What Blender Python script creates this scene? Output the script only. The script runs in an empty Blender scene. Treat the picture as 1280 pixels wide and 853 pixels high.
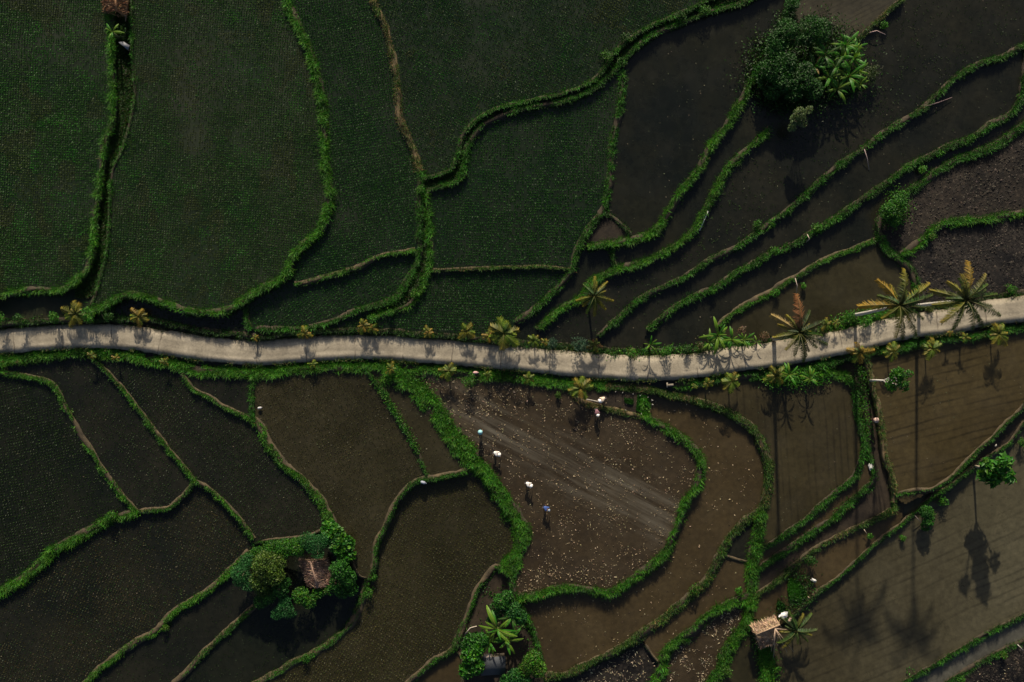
import bpy, math, random
import numpy as np
from mathutils import Vector, Matrix
random.seed(7); RNG = np.random.default_rng(11)
R = math.radians
scene = bpy.context.scene
COL = scene.collection
# ------------------------------------------------------------------ camera geometry
H, FPX = 115.0, 1380.0          # drone height above the road, focal length in photo pixels
SUN_EL, SUN_AZ = 26.5, 2.4

def at(px, py, z=0.0):
    k = (H - z) / FPX
    return ((px - 640.0) * k, (426.5 - py) * k, z)

def at_np(px, py, z):
    k = (H - z) / FPX
    return np.stack([(px - 640.0) * k, (426.5 - py) * k, z + 0 * px], axis=-1)

# ------------------------------------------------------------------ small helpers
def lattice(seed, n=256):
    return np.random.default_rng(seed).random((n, n))
_LAT = {}
def vnoise(x, y, seed=0):
    L = _LAT.setdefault(seed, lattice(seed)); n = L.shape[0]
    xi = np.floor(x).astype(int); yi = np.floor(y).astype(int)
    fx = x - xi; fy = y - yi
    fx = fx * fx * (3 - 2 * fx); fy = fy * fy * (3 - 2 * fy)
    g = lambda a, b: L[a % n, b % n]
    return (g(xi, yi) * (1 - fx) + g(xi + 1, yi) * fx) * (1 - fy) + (g(xi, yi + 1) * (1 - fx) + g(xi + 1, yi + 1) * fx) * fy

def fbm(x, y, seed=0, o=3):
    s, a, t = 0, 1.0, 0
    for i in range(o):
        s = s + a * vnoise(x * 2 ** i + 17 * i, y * 2 ** i + 5 * i, seed + i); t += a; a *= .5
    return s / t

class Buf:
    """collects vertices, faces and point colours for one mesh"""
    def __init__(s):
        s.v = []; s.loops = []; s.sizes = []; s.c = []; s.n = 0; s.uv = None
    def add(s, V, F, C=None):
        V = np.asarray(V, float).reshape(-1, 3); F = np.asarray(F, int)
        s.v.append(V); s.loops.append((F + s.n).ravel()); s.sizes.append(np.full(len(F), F.shape[1]))
        if C is None: C = (0.5, 0.5, 0.5)
        C = np.asarray(C, float)
        if C.ndim == 1: C = np.tile(C, (len(V), 1))
        s.c.append(C); s.n += len(V)
    def mesh(s, name, mat, origin=(0, 0, 0), smooth=False):
        me = bpy.data.meshes.new(name)
        V = np.concatenate(s.v) - np.asarray(origin, float); L = np.concatenate(s.loops); Z = np.concatenate(s.sizes)
        me.vertices.add(len(V)); me.vertices.foreach_set('co', V.ravel().astype(np.float32))
        me.loops.add(len(L)); me.loops.foreach_set('vertex_index', L.astype(np.int32))
        me.polygons.add(len(Z)); st = np.concatenate([[0], np.cumsum(Z)[:-1]])
        me.polygons.foreach_set('loop_start', st.astype(np.int32))
        if smooth: me.polygons.foreach_set('use_smooth', np.ones(len(Z), bool))
        a = me.color_attributes.new('Col', 'FLOAT_COLOR', 'POINT')
        C = np.concatenate(s.c); C = np.concatenate([C, np.ones((len(C), 1))], 1)
        a.data.foreach_set('color', C.ravel().astype(np.float32))
        me.update(calc_edges=True); me.validate()
        me.materials.append(mat)
        return me

def obj(name, me, parent=None):
    o = bpy.data.objects.new(name, me); COL.objects.link(o)
    if parent is not None: o.parent = parent
    return o

def tag(o, label=None, cat=None, group=None, kind=None):
    if label: o['label'] = label
    if cat: o['category'] = cat
    if group: o['group'] = group
    if kind: o['kind'] = kind
    return o

def thing(name, label, cat, loc, group=None):
    o = bpy.data.objects.new(name, None); COL.objects.link(o); o.location = loc; o.empty_display_size = .3
    return tag(o, label, cat, group)

def part(name, buf, mat, root, smooth=False):
    return obj(name, buf.mesh(name, mat, root.location, smooth), root)

def resample(pts, step=3.0):
    P = np.asarray(pts, float)
    Q = np.concatenate([[2 * P[0] - P[1]], P, [2 * P[-1] - P[-2]]])
    out = []
    for i in range(1, len(Q) - 2):
        p0, p1, p2, p3 = Q[i - 1], Q[i], Q[i + 1], Q[i + 2]
        n = max(2, int(np.linalg.norm(p2 - p1) / 1.0)); t = np.linspace(0, 1, n, endpoint=False)[:, None]
        out.append(.5 * ((2 * p1) + (-p0 + p2) * t + (2 * p0 - 5 * p1 + 4 * p2 - p3) * t ** 2 + (-p0 + 3 * p1 - 3 * p2 + p3) * t ** 3))
    out.append(P[-1:]); D = np.concatenate(out)
    s = np.concatenate([[0], np.cumsum(np.linalg.norm(np.diff(D, axis=0), axis=1))])
    u = np.linspace(0, s[-1], max(3, int(s[-1] / step) + 1))
    return np.stack([np.interp(u, s, D[:, k]) for k in range(D.shape[1])], 1)

def normals2(P):
    T = np.gradient(P, axis=0); T /= np.linalg.norm(T, axis=1)[:, None] + 1e-9
    return T, np.stack([-T[:, 1], T[:, 0]], 1)

def smooth1(a, k):
    if k < 2 or len(a) < 3: return a
    p = np.pad(a, (k, k), mode='edge'); ker = np.ones(2 * k + 1) / (2 * k + 1)
    return np.convolve(p, ker, 'valid')

def tube(buf, pts, radii, sides=7, col=(.3, .2, .1), cap=True):
    P = np.asarray(pts, float); n = len(P); radii = np.broadcast_to(radii, (n,))
    T = np.gradient(P, axis=0); T /= np.linalg.norm(T, axis=1)[:, None] + 1e-9
    ref = np.array([0.31, 0.17, .93]) if abs(T[0] @ np.array([0.31, 0.17, .93])) < .9 else np.array([1., 0, 0])
    U = np.cross(T, ref); U /= np.linalg.norm(U, axis=1)[:, None] + 1e-9; W = np.cross(T, U)
    a = np.arange(sides) * 2 * np.pi / sides
    V = P[:, None] + radii[:, None, None] * (np.cos(a)[None, :, None] * U[:, None] + np.sin(a)[None, :, None] * W[:, None])
    F = []
    for i in range(n - 1):
        for j in range(sides):
            k = (j + 1) % sides; F.append((i * sides + j, i * sides + k, (i + 1) * sides + k, (i + 1) * sides + j))
    base = buf.n
    buf.add(V.reshape(-1, 3), F, col)
    if cap:
        buf.loops.append(base + np.arange(sides)[::-1]); buf.sizes.append(np.array([sides]))
        buf.loops.append(base + (n - 1) * sides + np.arange(sides)); buf.sizes.append(np.array([sides]))

def box(buf, c, ux, uy, uz, col=(.4, .4, .4)):
    c, ux, uy, uz = (np.asarray(a, float) for a in (c, ux, uy, uz))
    V = [c + sx * ux + sy * uy + sz * uz for sz in (-1, 1) for sy in (-1, 1) for sx in (-1, 1)]
    buf.add(V, [(0, 2, 3, 1), (4, 5, 7, 6), (0, 1, 5, 4), (2, 6, 7, 3), (0, 4, 6, 2), (1, 3, 7, 5)], col)

def blades(buf, base, az, length, lean, width, C):
    """grass blades: each a bent five point strip"""
    N = len(base); d = np.stack([np.cos(az), np.sin(az), 0 * az], 1); s = np.stack([-d[:, 1], d[:, 0], 0 * az], 1)
    up = np.array([0, 0, 1.0]); w = (width / 2)[:, None]; L = length[:, None]; l = lean[:, None]
    mid = base + d * L * l * .38 + up * L * .55
    tip = base + d * L * l + up * L * (1 - .45 * l)
    V = np.stack([base - s * w * .8, base + s * w * .8, mid + s * w, mid - s * w, tip], 1)
    i = (np.arange(N) * 5)[:, None]
    n0 = buf.n
    Cv = np.repeat(C, 5, axis=0)
    buf.add(V.reshape(-1, 3), i + np.array([[0, 1, 2, 3]]), Cv)
    buf.loops.append((n0 + i + np.array([[3, 2, 4]])).ravel()); buf.sizes.append(np.full(N, 3))

def leafcards(buf, p, u, n, L, W, C, fold=.25):
    """folded diamond leaves at p pointing along u, facing n"""
    u = u / (np.linalg.norm(u, axis=1)[:, None] + 1e-9)
    v = np.cross(n, u); v /= np.linalg.norm(v, axis=1)[:, None] + 1e-9; nn = np.cross(u, v)
    L = L[:, None]; W = W[:, None]
    m = p + u * L * .45
    V = np.stack([p, m + v * W * .5 + nn * W * fold, p + u * L - nn * L * .12, m - v * W * .5 + nn * W * fold], 1)
    i = (np.arange(len(p)) * 4)[:, None]
    F = np.concatenate([i + np.array([[0, 1, 2]]), i + np.array([[0, 2, 3]])])
    buf.add(V.reshape(-1, 3), F, np.repeat(C, 4, axis=0))

def unit_dirs(n, zbias=0.0):
    d = RNG.normal(size=(n, 3)); d[:, 2] += zbias
    return d / np.linalg.norm(d, axis=1)[:, None]

def palette(n, cols, jit=.18):
    cols = np.asarray(cols, float); k = RNG.integers(0, len(cols), n)
    return cols[k] * (1 + jit * RNG.normal(size=(n, 1))).clip(.4, 1.8) * (1 + .06 * RNG.normal(size=(n, 3)))

# ------------------------------------------------------------------ materials
def newmat(name):
    m = bpy.data.materials.new(name); m.use_nodes = True; nt = m.node_tree
    return m, nt, nt.nodes['Principled BSDF'], nt.nodes['Material Output']

def nd(nt, t, **kw):
    n = nt.nodes.new(t)
    for k, v in kw.items(): setattr(n, k, v)
    return n

def noise(nt, vec, scale, detail=4, rough=.55):
    n = nd(nt, 'ShaderNodeTexNoise'); n.inputs['Scale'].default_value = scale; n.inputs['Detail'].default_value = detail
    n.inputs['Roughness'].default_value = rough; nt.links.new(vec, n.inputs['Vector']); return n.outputs['Fac']

def ramp(nt, fac, stops):
    n = nd(nt, 'ShaderNodeValToRGB'); e = n.color_ramp.elements
    while len(e) < len(stops): e.new(.5)
    for k, (p, c) in enumerate(stops):
        e[k].position = p; e[k].color = (c, c, c, 1) if not hasattr(c, '__len__') else (*c, 1)
    nt.links.new(fac, n.inputs[0]); return n.outputs[0]

def mix(nt, fac, a, b, bt='MIX'):
    n = nd(nt, 'ShaderNodeMix', data_type='RGBA', blend_type=bt)
    for s, v in ((n.inputs[0], fac), (n.inputs[6], a), (n.inputs[7], b)):
        if hasattr(v, 'links'): nt.links.new(v, s)
        elif s.type == 'RGBA': s.default_value = (*v, 1)
        else: s.default_value = v
    return n.outputs[2]

def mathn(nt, op, a, b=0.0):
    n = nd(nt, 'ShaderNodeMath', operation=op)
    for s, v in ((n.inputs[0], a), (n.inputs[1], b)):
        if hasattr(v, 'links'): nt.links.new(v, s)
        else: s.default_value = v
    return n.outputs[0]

def coords(nt, ang=0, scale=(1, 1, 1)):
    tc = nd(nt, 'ShaderNodeTexCoord'); mp = nd(nt, 'ShaderNodeMapping')
    mp.inputs['Rotation'].default_value = (0, 0, R(ang)); nt.links.new(tc.outputs['Object'], mp.inputs['Vector'])
    if scale == (1, 1, 1): return mp.outputs['Vector']
    m2 = nd(nt, 'ShaderNodeMapping'); m2.inputs['Scale'].default_value = scale; nt.links.new(mp.outputs['Vector'], m2.inputs['Vector'])
    return m2.outputs['Vector']

def bump(nt, bsdf, h, strength, dist):
    b = nd(nt, 'ShaderNodeBump'); b.inputs['Strength'].default_value = strength; b.inputs['Distance'].default_value = dist
    nt.links.new(h, b.inputs['Height']); nt.links.new(b.outputs['Normal'], bsdf.inputs['Normal'])

def field_mat(name, c1, c2, wet=.6, rows=None, rowdark=.55, painted_refl=None, streak=None, patch=.13, bumpy=.15, clods=0):
    """wet paddy soil under a film of water: two soil colours in patches, plough lines, wet and damp places"""
    m, nt, b, out = newmat(name); v = coords(nt)
    big = ramp(nt, noise(nt, v, patch, 7, .66), [(.38, 0), (.62, 1)])
    col = mix(nt, big, c1, c2)
    fine = ramp(nt, noise(nt, v, 2.0, 7, .62), [(.3, .74), (.72, 1.26)])
    col = mix(nt, 1.0, col, fine, 'MULTIPLY')
    speck = ramp(nt, noise(nt, v, 9, 4, .7), [(.66, 0), (.78, 1)])
    col = mix(nt, mathn(nt, 'MULTIPLY', speck, .13), col, tuple(min(1, 2.4 * x) for x in c2))
    hgt = noise(nt, v, 5, 6, .7)
    if rows:
        ang, per, dist = rows
        vw = coords(nt, ang)
        w = nd(nt, 'ShaderNodeTexWave', wave_type='BANDS', bands_direction='Y'); nt.links.new(vw, w.inputs['Vector'])
        w.inputs['Scale'].default_value = 1 / per * .314; w.inputs['Distortion'].default_value = dist
        w.inputs['Detail'].default_value = 3; w.inputs['Detail Scale'].default_value = .35
        wr = ramp(nt, w.outputs['Fac'], [(.0, rowdark), (.35, 1)])
        gaps = ramp(nt, noise(nt, coords(nt, ang, (.12, .8, 1)), 1.0, 3), [(.4, 0), (.6, 1)])
        col = mix(nt, gaps, col, mix(nt, 1.0, col, wr, 'MULTIPLY'))
    if streak:
        ang, sc, amt = streak
        vs = coords(nt, ang, (.05, .75, 1))
        s1 = ramp(nt, noise(nt, vs, 1.5, 8, .66), [(.44, .05), (.68, 1)])
        vz = nd(nt, 'ShaderNodeTexCoord'); rot = nd(nt, 'ShaderNodeMapping'); rot.inputs['Location'].default_value = (-8.7, 14.6, 0); rot.inputs['Rotation'].default_value = (0, 0, R(ang))
        tr = nd(nt, 'ShaderNodeVectorMath', operation='ADD'); tr.inputs[1].default_value = (-8.7, 14.6, 0); nt.links.new(vz.outputs['Object'], tr.inputs[0])
        rot.inputs['Location'].default_value = (0, 0, 0); nt.links.new(tr.outputs[0], rot.inputs['Vector']); sz = nd(nt, 'ShaderNodeSeparateXYZ'); nt.links.new(rot.outputs[0], sz.inputs[0])
        dz = mathn(nt, 'ADD', mathn(nt, 'ABSOLUTE', sz.outputs['Y']), mathn(nt, 'MULTIPLY', noise(nt, v, .3, 4), 5.0))
        zone = ramp(nt, mathn(nt, 'DIVIDE', dz, 10.0), [(.26, .95), (.62, .04)])
        col = mix(nt, mathn(nt, 'MULTIPLY', mathn(nt, 'MULTIPLY', s1, zone), amt), col, sc)
    if painted_refl:  # cloud reflection painted into the water colour, paler towards +X with a noisy edge
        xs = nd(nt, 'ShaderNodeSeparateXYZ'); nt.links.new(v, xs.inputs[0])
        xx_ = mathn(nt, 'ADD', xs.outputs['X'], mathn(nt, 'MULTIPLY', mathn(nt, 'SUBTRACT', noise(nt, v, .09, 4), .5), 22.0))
        sf = ramp(nt, mathn(nt, 'DIVIDE', mathn(nt, 'SUBTRACT', xx_, painted_refl[0]), painted_refl[1] - painted_refl[0]), [(0, 0), (1, 1)]); col = mix(nt, sf, col, mix(nt, 1.0, col, painted_refl[2], 'MULTIPLY'))
    if clods:
        vo = nd(nt, 'ShaderNodeTexVoronoi'); nt.links.new(v, vo.inputs['Vector']); vo.inputs['Scale'].default_value = 2.4
        cl = ramp(nt, vo.outputs['Distance'], [(.1, 1.5), (.55, .5)])
        col = mix(nt, clods, col, mix(nt, 1.0, col, cl, 'MULTIPLY'))
    nt.links.new(col, b.inputs['Base Color'])
    wetn = ramp(nt, noise(nt, v, .35, 5, .6), [(.35, .12 + .5 * (1 - wet)), (.65, .3 + .6 * (1 - wet))])
    nt.links.new(wetn, b.inputs['Roughness']); b.inputs['Specular IOR Level'].default_value = .26
    bump(nt, b, hgt, bumpy, .05)
    return m

def simple_mat(name, c1, c2, scale=2.0, rough=.8, bstr=.3, bdist=.02, stretch=None):
    m, nt, b, out = newmat(name); v = coords(nt, *(stretch or (0, (1, 1, 1))))
    n1 = noise(nt, v, scale, 6, .65)
    col = mix(nt, ramp(nt, n1, [(.3, 0), (.7, 1)]), c1, c2)
    nt.links.new(col, b.inputs['Base Color']); b.inputs['Roughness'].default_value = rough
    bump(nt, b, noise(nt, v, scale * 3, 5, .7), bstr, bdist)
    return m

def leaf_mat(name, rough=.5, trans=.3, tint=(1.15, 1.2, .5)):
    m, nt, b, out = newmat(name)
    a = nd(nt, 'ShaderNodeVertexColor', layer_name='Col')
    n1 = ramp(nt, noise(nt, coords(nt), 1.7, 4), [(.25, .72), (.75, 1.28)])
    c = mix(nt, 1.0, a.outputs['Color'], n1, 'MULTIPLY')
    nt.links.new(c, b.inputs['Base Color']); b.inputs['Roughness'].default_value = rough
    b.inputs['Specular IOR Level'].default_value = .3
    t = nd(nt, 'ShaderNodeBsdfTranslucent'); nt.links.new(mix(nt, 1.0, c, tint, 'MULTIPLY'), t.inputs['Color'])
    ms = nd(nt, 'ShaderNodeMixShader'); ms.inputs[0].default_value = trans
    nt.links.new(b.outputs[0], ms.inputs[1]); nt.links.new(t.outputs[0], ms.inputs[2]); nt.links.new(ms.outputs[0], out.inputs['Surface'])
    return m

def attr_mat(name, rough=.8, spec=.3):
    m, nt, b, out = newmat(name); a = nd(nt, 'ShaderNodeVertexColor', layer_name='Col')
    n1 = ramp(nt, noise(nt, coords(nt), 6, 5), [(.25, .7), (.75, 1.3)])
    nt.links.new(mix(nt, 1.0, a.outputs['Color'], n1, 'MULTIPLY'), b.inputs['Base Color'])
    b.inputs['Roughness'].default_value = rough; b.inputs['Specular IOR Level'].default_value = spec
    return m

M_LEAF = leaf_mat('leaf'); M_GRASS = leaf_mat('grass_blade', .6, .25); M_RICE = leaf_mat('rice_leaf', .5, .3)
M_BARK = attr_mat('bark', .85); M_STRAW = attr_mat('straw', .75); M_CLOTH = attr_mat('cloth', .8); M_SKIN = attr_mat('skin', .6)
M_EARTH = simple_mat('bank_earth', (.018, .013, .008), (.05, .036, .02), 3, .9, .6, .05)
M_RIM = simple_mat('dry_bank_earth', (.022, .018, .009), (.088, .064, .033), 1.3, .9, .6, .05)
M_STRAWBANK = simple_mat('straw_covered_earth', (.035, .026, .012), (.16, .115, .055), 1.6, .9, .6, .05)

G_DARK = [(.004,.022,.002),(.007,.031,.003),(.003,.016,.002)]
G_MID = [(.013,.072,.004),(.020,.088,.005),(.008,.048,.003),(.036,.086,.006)]
G_LUSH = [(.024,.142,.005),(.035,.165,.005),(.013,.090,.004),(.064,.175,.007),(.045,.122,.006)]
G_OLIVE = [(.050,.10,.009),(.070,.11,.012),(.028,.08,.007)]
G_DRY = [(.16,.12,.045),(.10,.085,.028),(.05,.07,.014),(.2,.13,.05)]
STY = {  # colours, height, density per m2, dry share, cover range (-1 upper side .. 1 lower side), earth
    'lush': (G_LUSH, .46, 210, .03, (-1.1, 1.25), M_EARTH),
    'mid': (G_MID + G_LUSH[:3], .36, 190, .05, (-1.0, 1.2), M_EARTH),
    'dark': (G_MID + G_DARK, .34, 170, .04, (-1.0, 1.2), M_EARTH),
    'rim': (G_LUSH, .3, 200, .06, (-.7, 1.35), M_RIM),
    'rimd': (G_MID + G_LUSH[:2], .25, 170, .07, (-.6, 1.25), M_RIM),
    'olive': (G_OLIVE + G_MID, .3, 170, .2, (-1.0, 1.1), M_RIM),
    'dry': (G_DRY[:2] + G_OLIVE + G_MID, .28, 150, .25, (-1.0, 1.1), M_STRAWBANK),
    'bare': (G_MID, .18, 40, .2, (.1, 1.2), M_RIM),
}
# ------------------------------------------------------------------ the banks between the fields (photo pixels, width, style, height over the upper field)
ROAD = [(-60,431),(0,427),(52,422.5),(113,420),(165,422.4),(206,428.4),(258,436),(320,441),(372,437.5),(424,434.5),(480,434.5),(536,438.5),(578,442),(640,447),(704,454),(769,459),(820,460),(872,457),(923,448.5),(960,444.5),(1037,431),(1089,419),(1140,407.5),(1192,401),(1230,392),(1280,386),(1345,378)]
BANKS = [
 # upper left
 ([(141,-10),(140,62),(142,142),(132,180),(126,219),(120,277),(118,305),(110,336),(92,355),(67,365),(46,362),(21,366),(0,372)], 9,'lush',.2),
 ([(166,-10),(165,62),(169,116),(160,165),(144,206),(140,220),(137,277),(133,318),(125,349),(120,368),(112,386)], 4,'mid',.12),
 ([(108,389),(129,385),(144,375),(165,368),(186,372),(206,380),(227,388),(253,391.5),(278,389),(299,381),(320,367),(340,355),(358,344),(366,323),(380,305),(400,289),(410,266),(413,243),(408.5,220),(406,180),(404,152),(402,126),(395,90),(383,57),(374,36),(362,10),(356,-14)], 10,'lush',.3),
 ([(306,384),(309,398),(313,412)], 7,'mid',.2),
 ([(368,354),(384,353),(410,346),(441,337),(459,328),(475,320.6),(495,316.7),(519,313)], 7,'rim',.2),
 ([(464,-12),(467,5),(480,28),(486,49),(493,80),(497,108),(498,139),(504,160),(516,186),(526,214)], 9,'dry',.25),
 ([(526,214),(526,228),(524,259),(524,287),(525,315),(521,331),(508,354),(495,372),(459,385),(431,395),(405,406),(372,412),(320,412)], 9,'mid',.25),
 ([(532,240),(534,253),(538,295),(539,323),(534,341),(526,364),(511,380),(488,390),(464,398)], 7,'lush',.2),
 ([(531,242),(547,234),(567.5,228),(578,219),(581,206),(586,181),(601,160),(622,147),(640,140),(666,134),(704,126),(738,113.5),(756,101),(769,88),(784,70),(808,49),(846,31),(885,16),(929,3),(960,-12)], 7.5,'mid',.3),
 ([(527,222),(547,219),(565,211),(574,191),(578,170),(593,152),(616,138),(640,130),(666,125),(704,117),(738,103),(753,88),(774,60),(795,43),(826,27),(860,12),(900,-6)], 5.5,'mid',.3),
 ([(779,88),(777,111),(774,144),(766,175),(763,217),(758,248),(753,264),(740,282),(728,300),(720,320),(715,339),(702,354),(684,372),(666,388),(645,404)], 9,'mid',.25),
 ([(539,338),(567,337),(640,334),(673,333.5),(713,337)], 4.5,'olive',.15),
 ([(952,82),(939,103),(921,134),(908,157),(890,180),(880,201),(869,219),(846,248),(831,274),(818,289),(805,297),(784,301),(759,306),(735,309)], 9.5,'lush',.3),
 ([(754,263),(761,269),(772,277),(788,292)], 5,'dark',.2),
 ([(765,310),(766,320),(769,333)], 6,'mid',.15),
 ([(962,160),(952,173),(931,191),(913,206),(903,222),(890,246),(880,266),(872,282),(856,300),(831,315),(805,328),(777,336),(751,346),(738,354),(730,367),(717,377),(697,389),(672,412)], 8.5,'lush',.25),
 ([(1280,58),(1251,71),(1225,80),(1192,100),(1174,116),(1145,142),(1112,162),(1084,183),(1058,201),(1033,219),(1009,243),(983,264),(960,281),(944,292),(918,310),(887,326),(867,338),(836,357),(802,372),(784,387),(766,405),(748,421)], 8,'mid',.25),
 ([(1280,100),(1277,124),(1264,142),(1238,157),(1213,173),(1171,191),(1140,206),(1118,221),(1089,243),(1058,264),(1029,282),(1001,300),(975,313),(960,320),(931,336),(895,359),(867,372),(841,387),(826,398),(810,413)], 9,'mid',.25),
 ([(1280,157),(1256,175),(1233,188),(1202,198),(1179,211),(1162,221),(1145,233),(1130,243),(1115,259),(1100,277),(1099,297),(1107,313),(1122,323),(1138,338),(1144,357),(1140,376)], 10,'mid',.25),
 ([(1097,299),(1071,309),(1045,319),(1019,331),(1001,342),(980,354),(960,367),(931,382),(911,395),(898,407)], 8,'rim',.2),
 ([(1126,318),(1140,310),(1156,297),(1163,289),(1182,279),(1207,275),(1228,275),(1252,271),(1280,265)], 9,'lush',.25),
 ([(1127,-14),(1126,0),(1104,20),(1076,46),(1060,62)], 7,'olive',.15),
 ([(998,-14),(988,4),(984,30),(972,58),(960,78)], 9,'mid',.3),
 # verges of the road
 ([(0,406),(51,402),(113,400),(150,399),(191,401),(222,407),(258,414),(309,420),(330,421),(372,416.5),(423,414),(480,414.5),(536,419),(578,421.5),(624,428),(660,429),(704,433),(769,438),(805,440),(846,439.5),(885,438),(923,431.5),(960,426),(1037,410),(1089,398),(1140,385),(1192,381),(1218,377.5),(1280,366)], 8,'dark',.12),
 ([(0,451),(51,446),(77,443),(124,440),(155,444),(196,452),(227,458),(258,463),(320,467),(372,461),(423,459),(459,458.5),(500,457),(552,464),(598,469),(640,471),(679,477),(720,481),(756,482)], 12,'lush',.1),
 ([(842,481),(872,479),(898,474),(923,470),(960,469),(985,466),(1010,461),(1040,453),(1068,446),(1079,441),(1104,438),(1140,431),(1192,423),(1218,420),(1280,408)], 11,'mid',.1),
 ([(960,473),(990,472),(1015,469),(1035,466),(1055,471),(1063,476)], 12,'lush',.15),
 # lower left
 ([(0,465),(26,469),(59,477),(72,489),(85,515),(100,541),(116,567),(134,595),(155,621),(170,639)], 7,'rim',.15),
 ([(113,445),(134,466),(152,484),(170,507),(188,531),(206,556),(227,580),(242,600),(258,608),(273,621),(286,633),(299,648),(317,674)], 6.5,'rim',.15),
 ([(242,601),(236,612),(227,622),(211,635),(191,638),(170,640)], 7,'rimd',.15),
 ([(172,641),(144,648),(121,659),(98,671),(69,687),(51,705),(31,723),(0,741)], 12,'lush',.2),
 ([(227,467),(242,487),(263,497),(289,513),(316,525)], 5.5,'rim',.15),
 ([(318,466),(317,480),(315,500),(316,526)], 6,'mid',.15),
 ([(316,524),(323,531),(335,556),(353,577),(371,593),(387,611),(400,626),(408,640),(418,657)], 12,'rim',.15),
 ([(459,462),(466,473),(480,487),(485,502),(498,523),(513,549),(524,569),(534,597)], 4.5,'mid',.15),
 ([(478,467),(511,478),(530,497),(551,522),(567,548),(587,573),(608,592),(622,613),(635,634),(645,646),(653,660),(653,680),(644,698),(632,716)], 20,'lush',.15),
 ([(628,712),(617,710),(598,736),(583,769),(568,808),(542,826),(511,853)], 9,'rimd',.15),
 ([(583,588),(568,593),(542,598),(524,600),(501,618),(490,639),(481,659),(470,682),(467,710),(459,728),(451,757),(441,777),(421,798),(397,813),(372,826),(335,847),(318,856)], 9,'rimd',.2),
 ([(440,700),(444,712),(452,721),(465,722)], 4,'bare',.1),
 ([(312,690),(296,703),(278,723),(247,746),(219,764),(196,788),(165,806),(139,824),(111,850)], 9,'rim',.2),
 ([(318,758),(294,780),(271,800),(253,818),(237,837),(219,853)], 8,'rimd',.2),
 ([(316,679),(335,676),(353,674),(382,670),(410,660)], 4.5,'rimd',.12),
 ([(572,815),(578,826),(579,840),(578,853)], 4,'bare',.1),
 # lower middle
 ([(756,482),(780,483),(807,487),(846,495),(885,505),(918,520),(942,538),(955,562),(961,587),(960,612),(953,635),(931,651),(913,671),(903,690),(887,718),(867,741),(846,759),(820,780),(795,798),(764,816),(733,831),(707,843),(681,845)], 11,'olive',.2),
 ([(806,497),(805,510),(806,520),(828,533),(854,549),(869,564),(877,580),(872,605),(857,626),(853,636),(844,666),(831,690),(805,713),(779,731),(761,741),(730,736),(699,736),(673,744),(645,749)], 10,'lush',.2),
 ([(716,488),(728,502),(756,510),(784,518),(806,521)], 8,'dry',.15),
 ([(648,748),(655,762),(666,788),(673,813),(681,845)], 6,'mid',.15),
 ([(650,690),(642,715),(640,735),(647,750)], 9,'mid',.15),
 # lower right
 ([(1063,474),(1068,487),(1070,513),(1077,541),(1081,556),(1073,585),(1063,600),(1042,618),(1022,636),(1011,648),(991,661),(973,674),(955,685),(943,692)], 8,'mid',.15),
 ([(1080,545),(1084,567),(1091,585),(1091,603),(1073,618),(1053,636),(1042,648),(1022,661),(998,677),(975,692),(960,702),(942,716)], 8,'mid',.15),
 ([(1080,440),(1085,460),(1087,471),(1092,492),(1099,523),(1102,549),(1107,575),(1115,600),(1117,628)], 9,'dry',.2),
 ([(1117,628),(1116,636),(1089,651),(1063,664),(1037,677),(1011,692),(991,710),(970,728),(955,738),(938,748)], 8,'olive',.2),
 ([(1280,507),(1256,531),(1231,556),(1205,580),(1187,598),(1166,611),(1145,613),(1117,618)], 7,'rimd',.2),
 ([(1280,528),(1264,551),(1243,567),(1218,582),(1187,608),(1166,621),(1151,634),(1125,656),(1104,671),(1078,695),(1058,713),(1037,731),(1022,741),(1006,757),(985,775)], 6.5,'rimd',.12),
 ([(1280,769),(1243,787),(1207,808),(1171,829),(1135,850)], 6,'mid',.15),
 ([(1280,801),(1254,813),(1228,826),(1192,847),(1180,855)], 7,'mid',.15),
 ([(953,640),(948,655),(944,684),(939,718),(939,749),(934,775),(923,793),(908,813),(899,839),(885,858)], 13,'lush',.2),
 ([(938,745),(926,749),(905,757),(880,772),(867,788),(846,800),(831,818),(825,839),(815,858)], 11,'lush',.2),
 ([(905,694),(920,699),(938,703)], 4,'bare',.1),
 ([(806,806),(812,815),(822,827)], 4,'bare',.1),
 ([(948,775),(955,800),(958,830),(956,856)], 14,'lush',.1),
]
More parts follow.
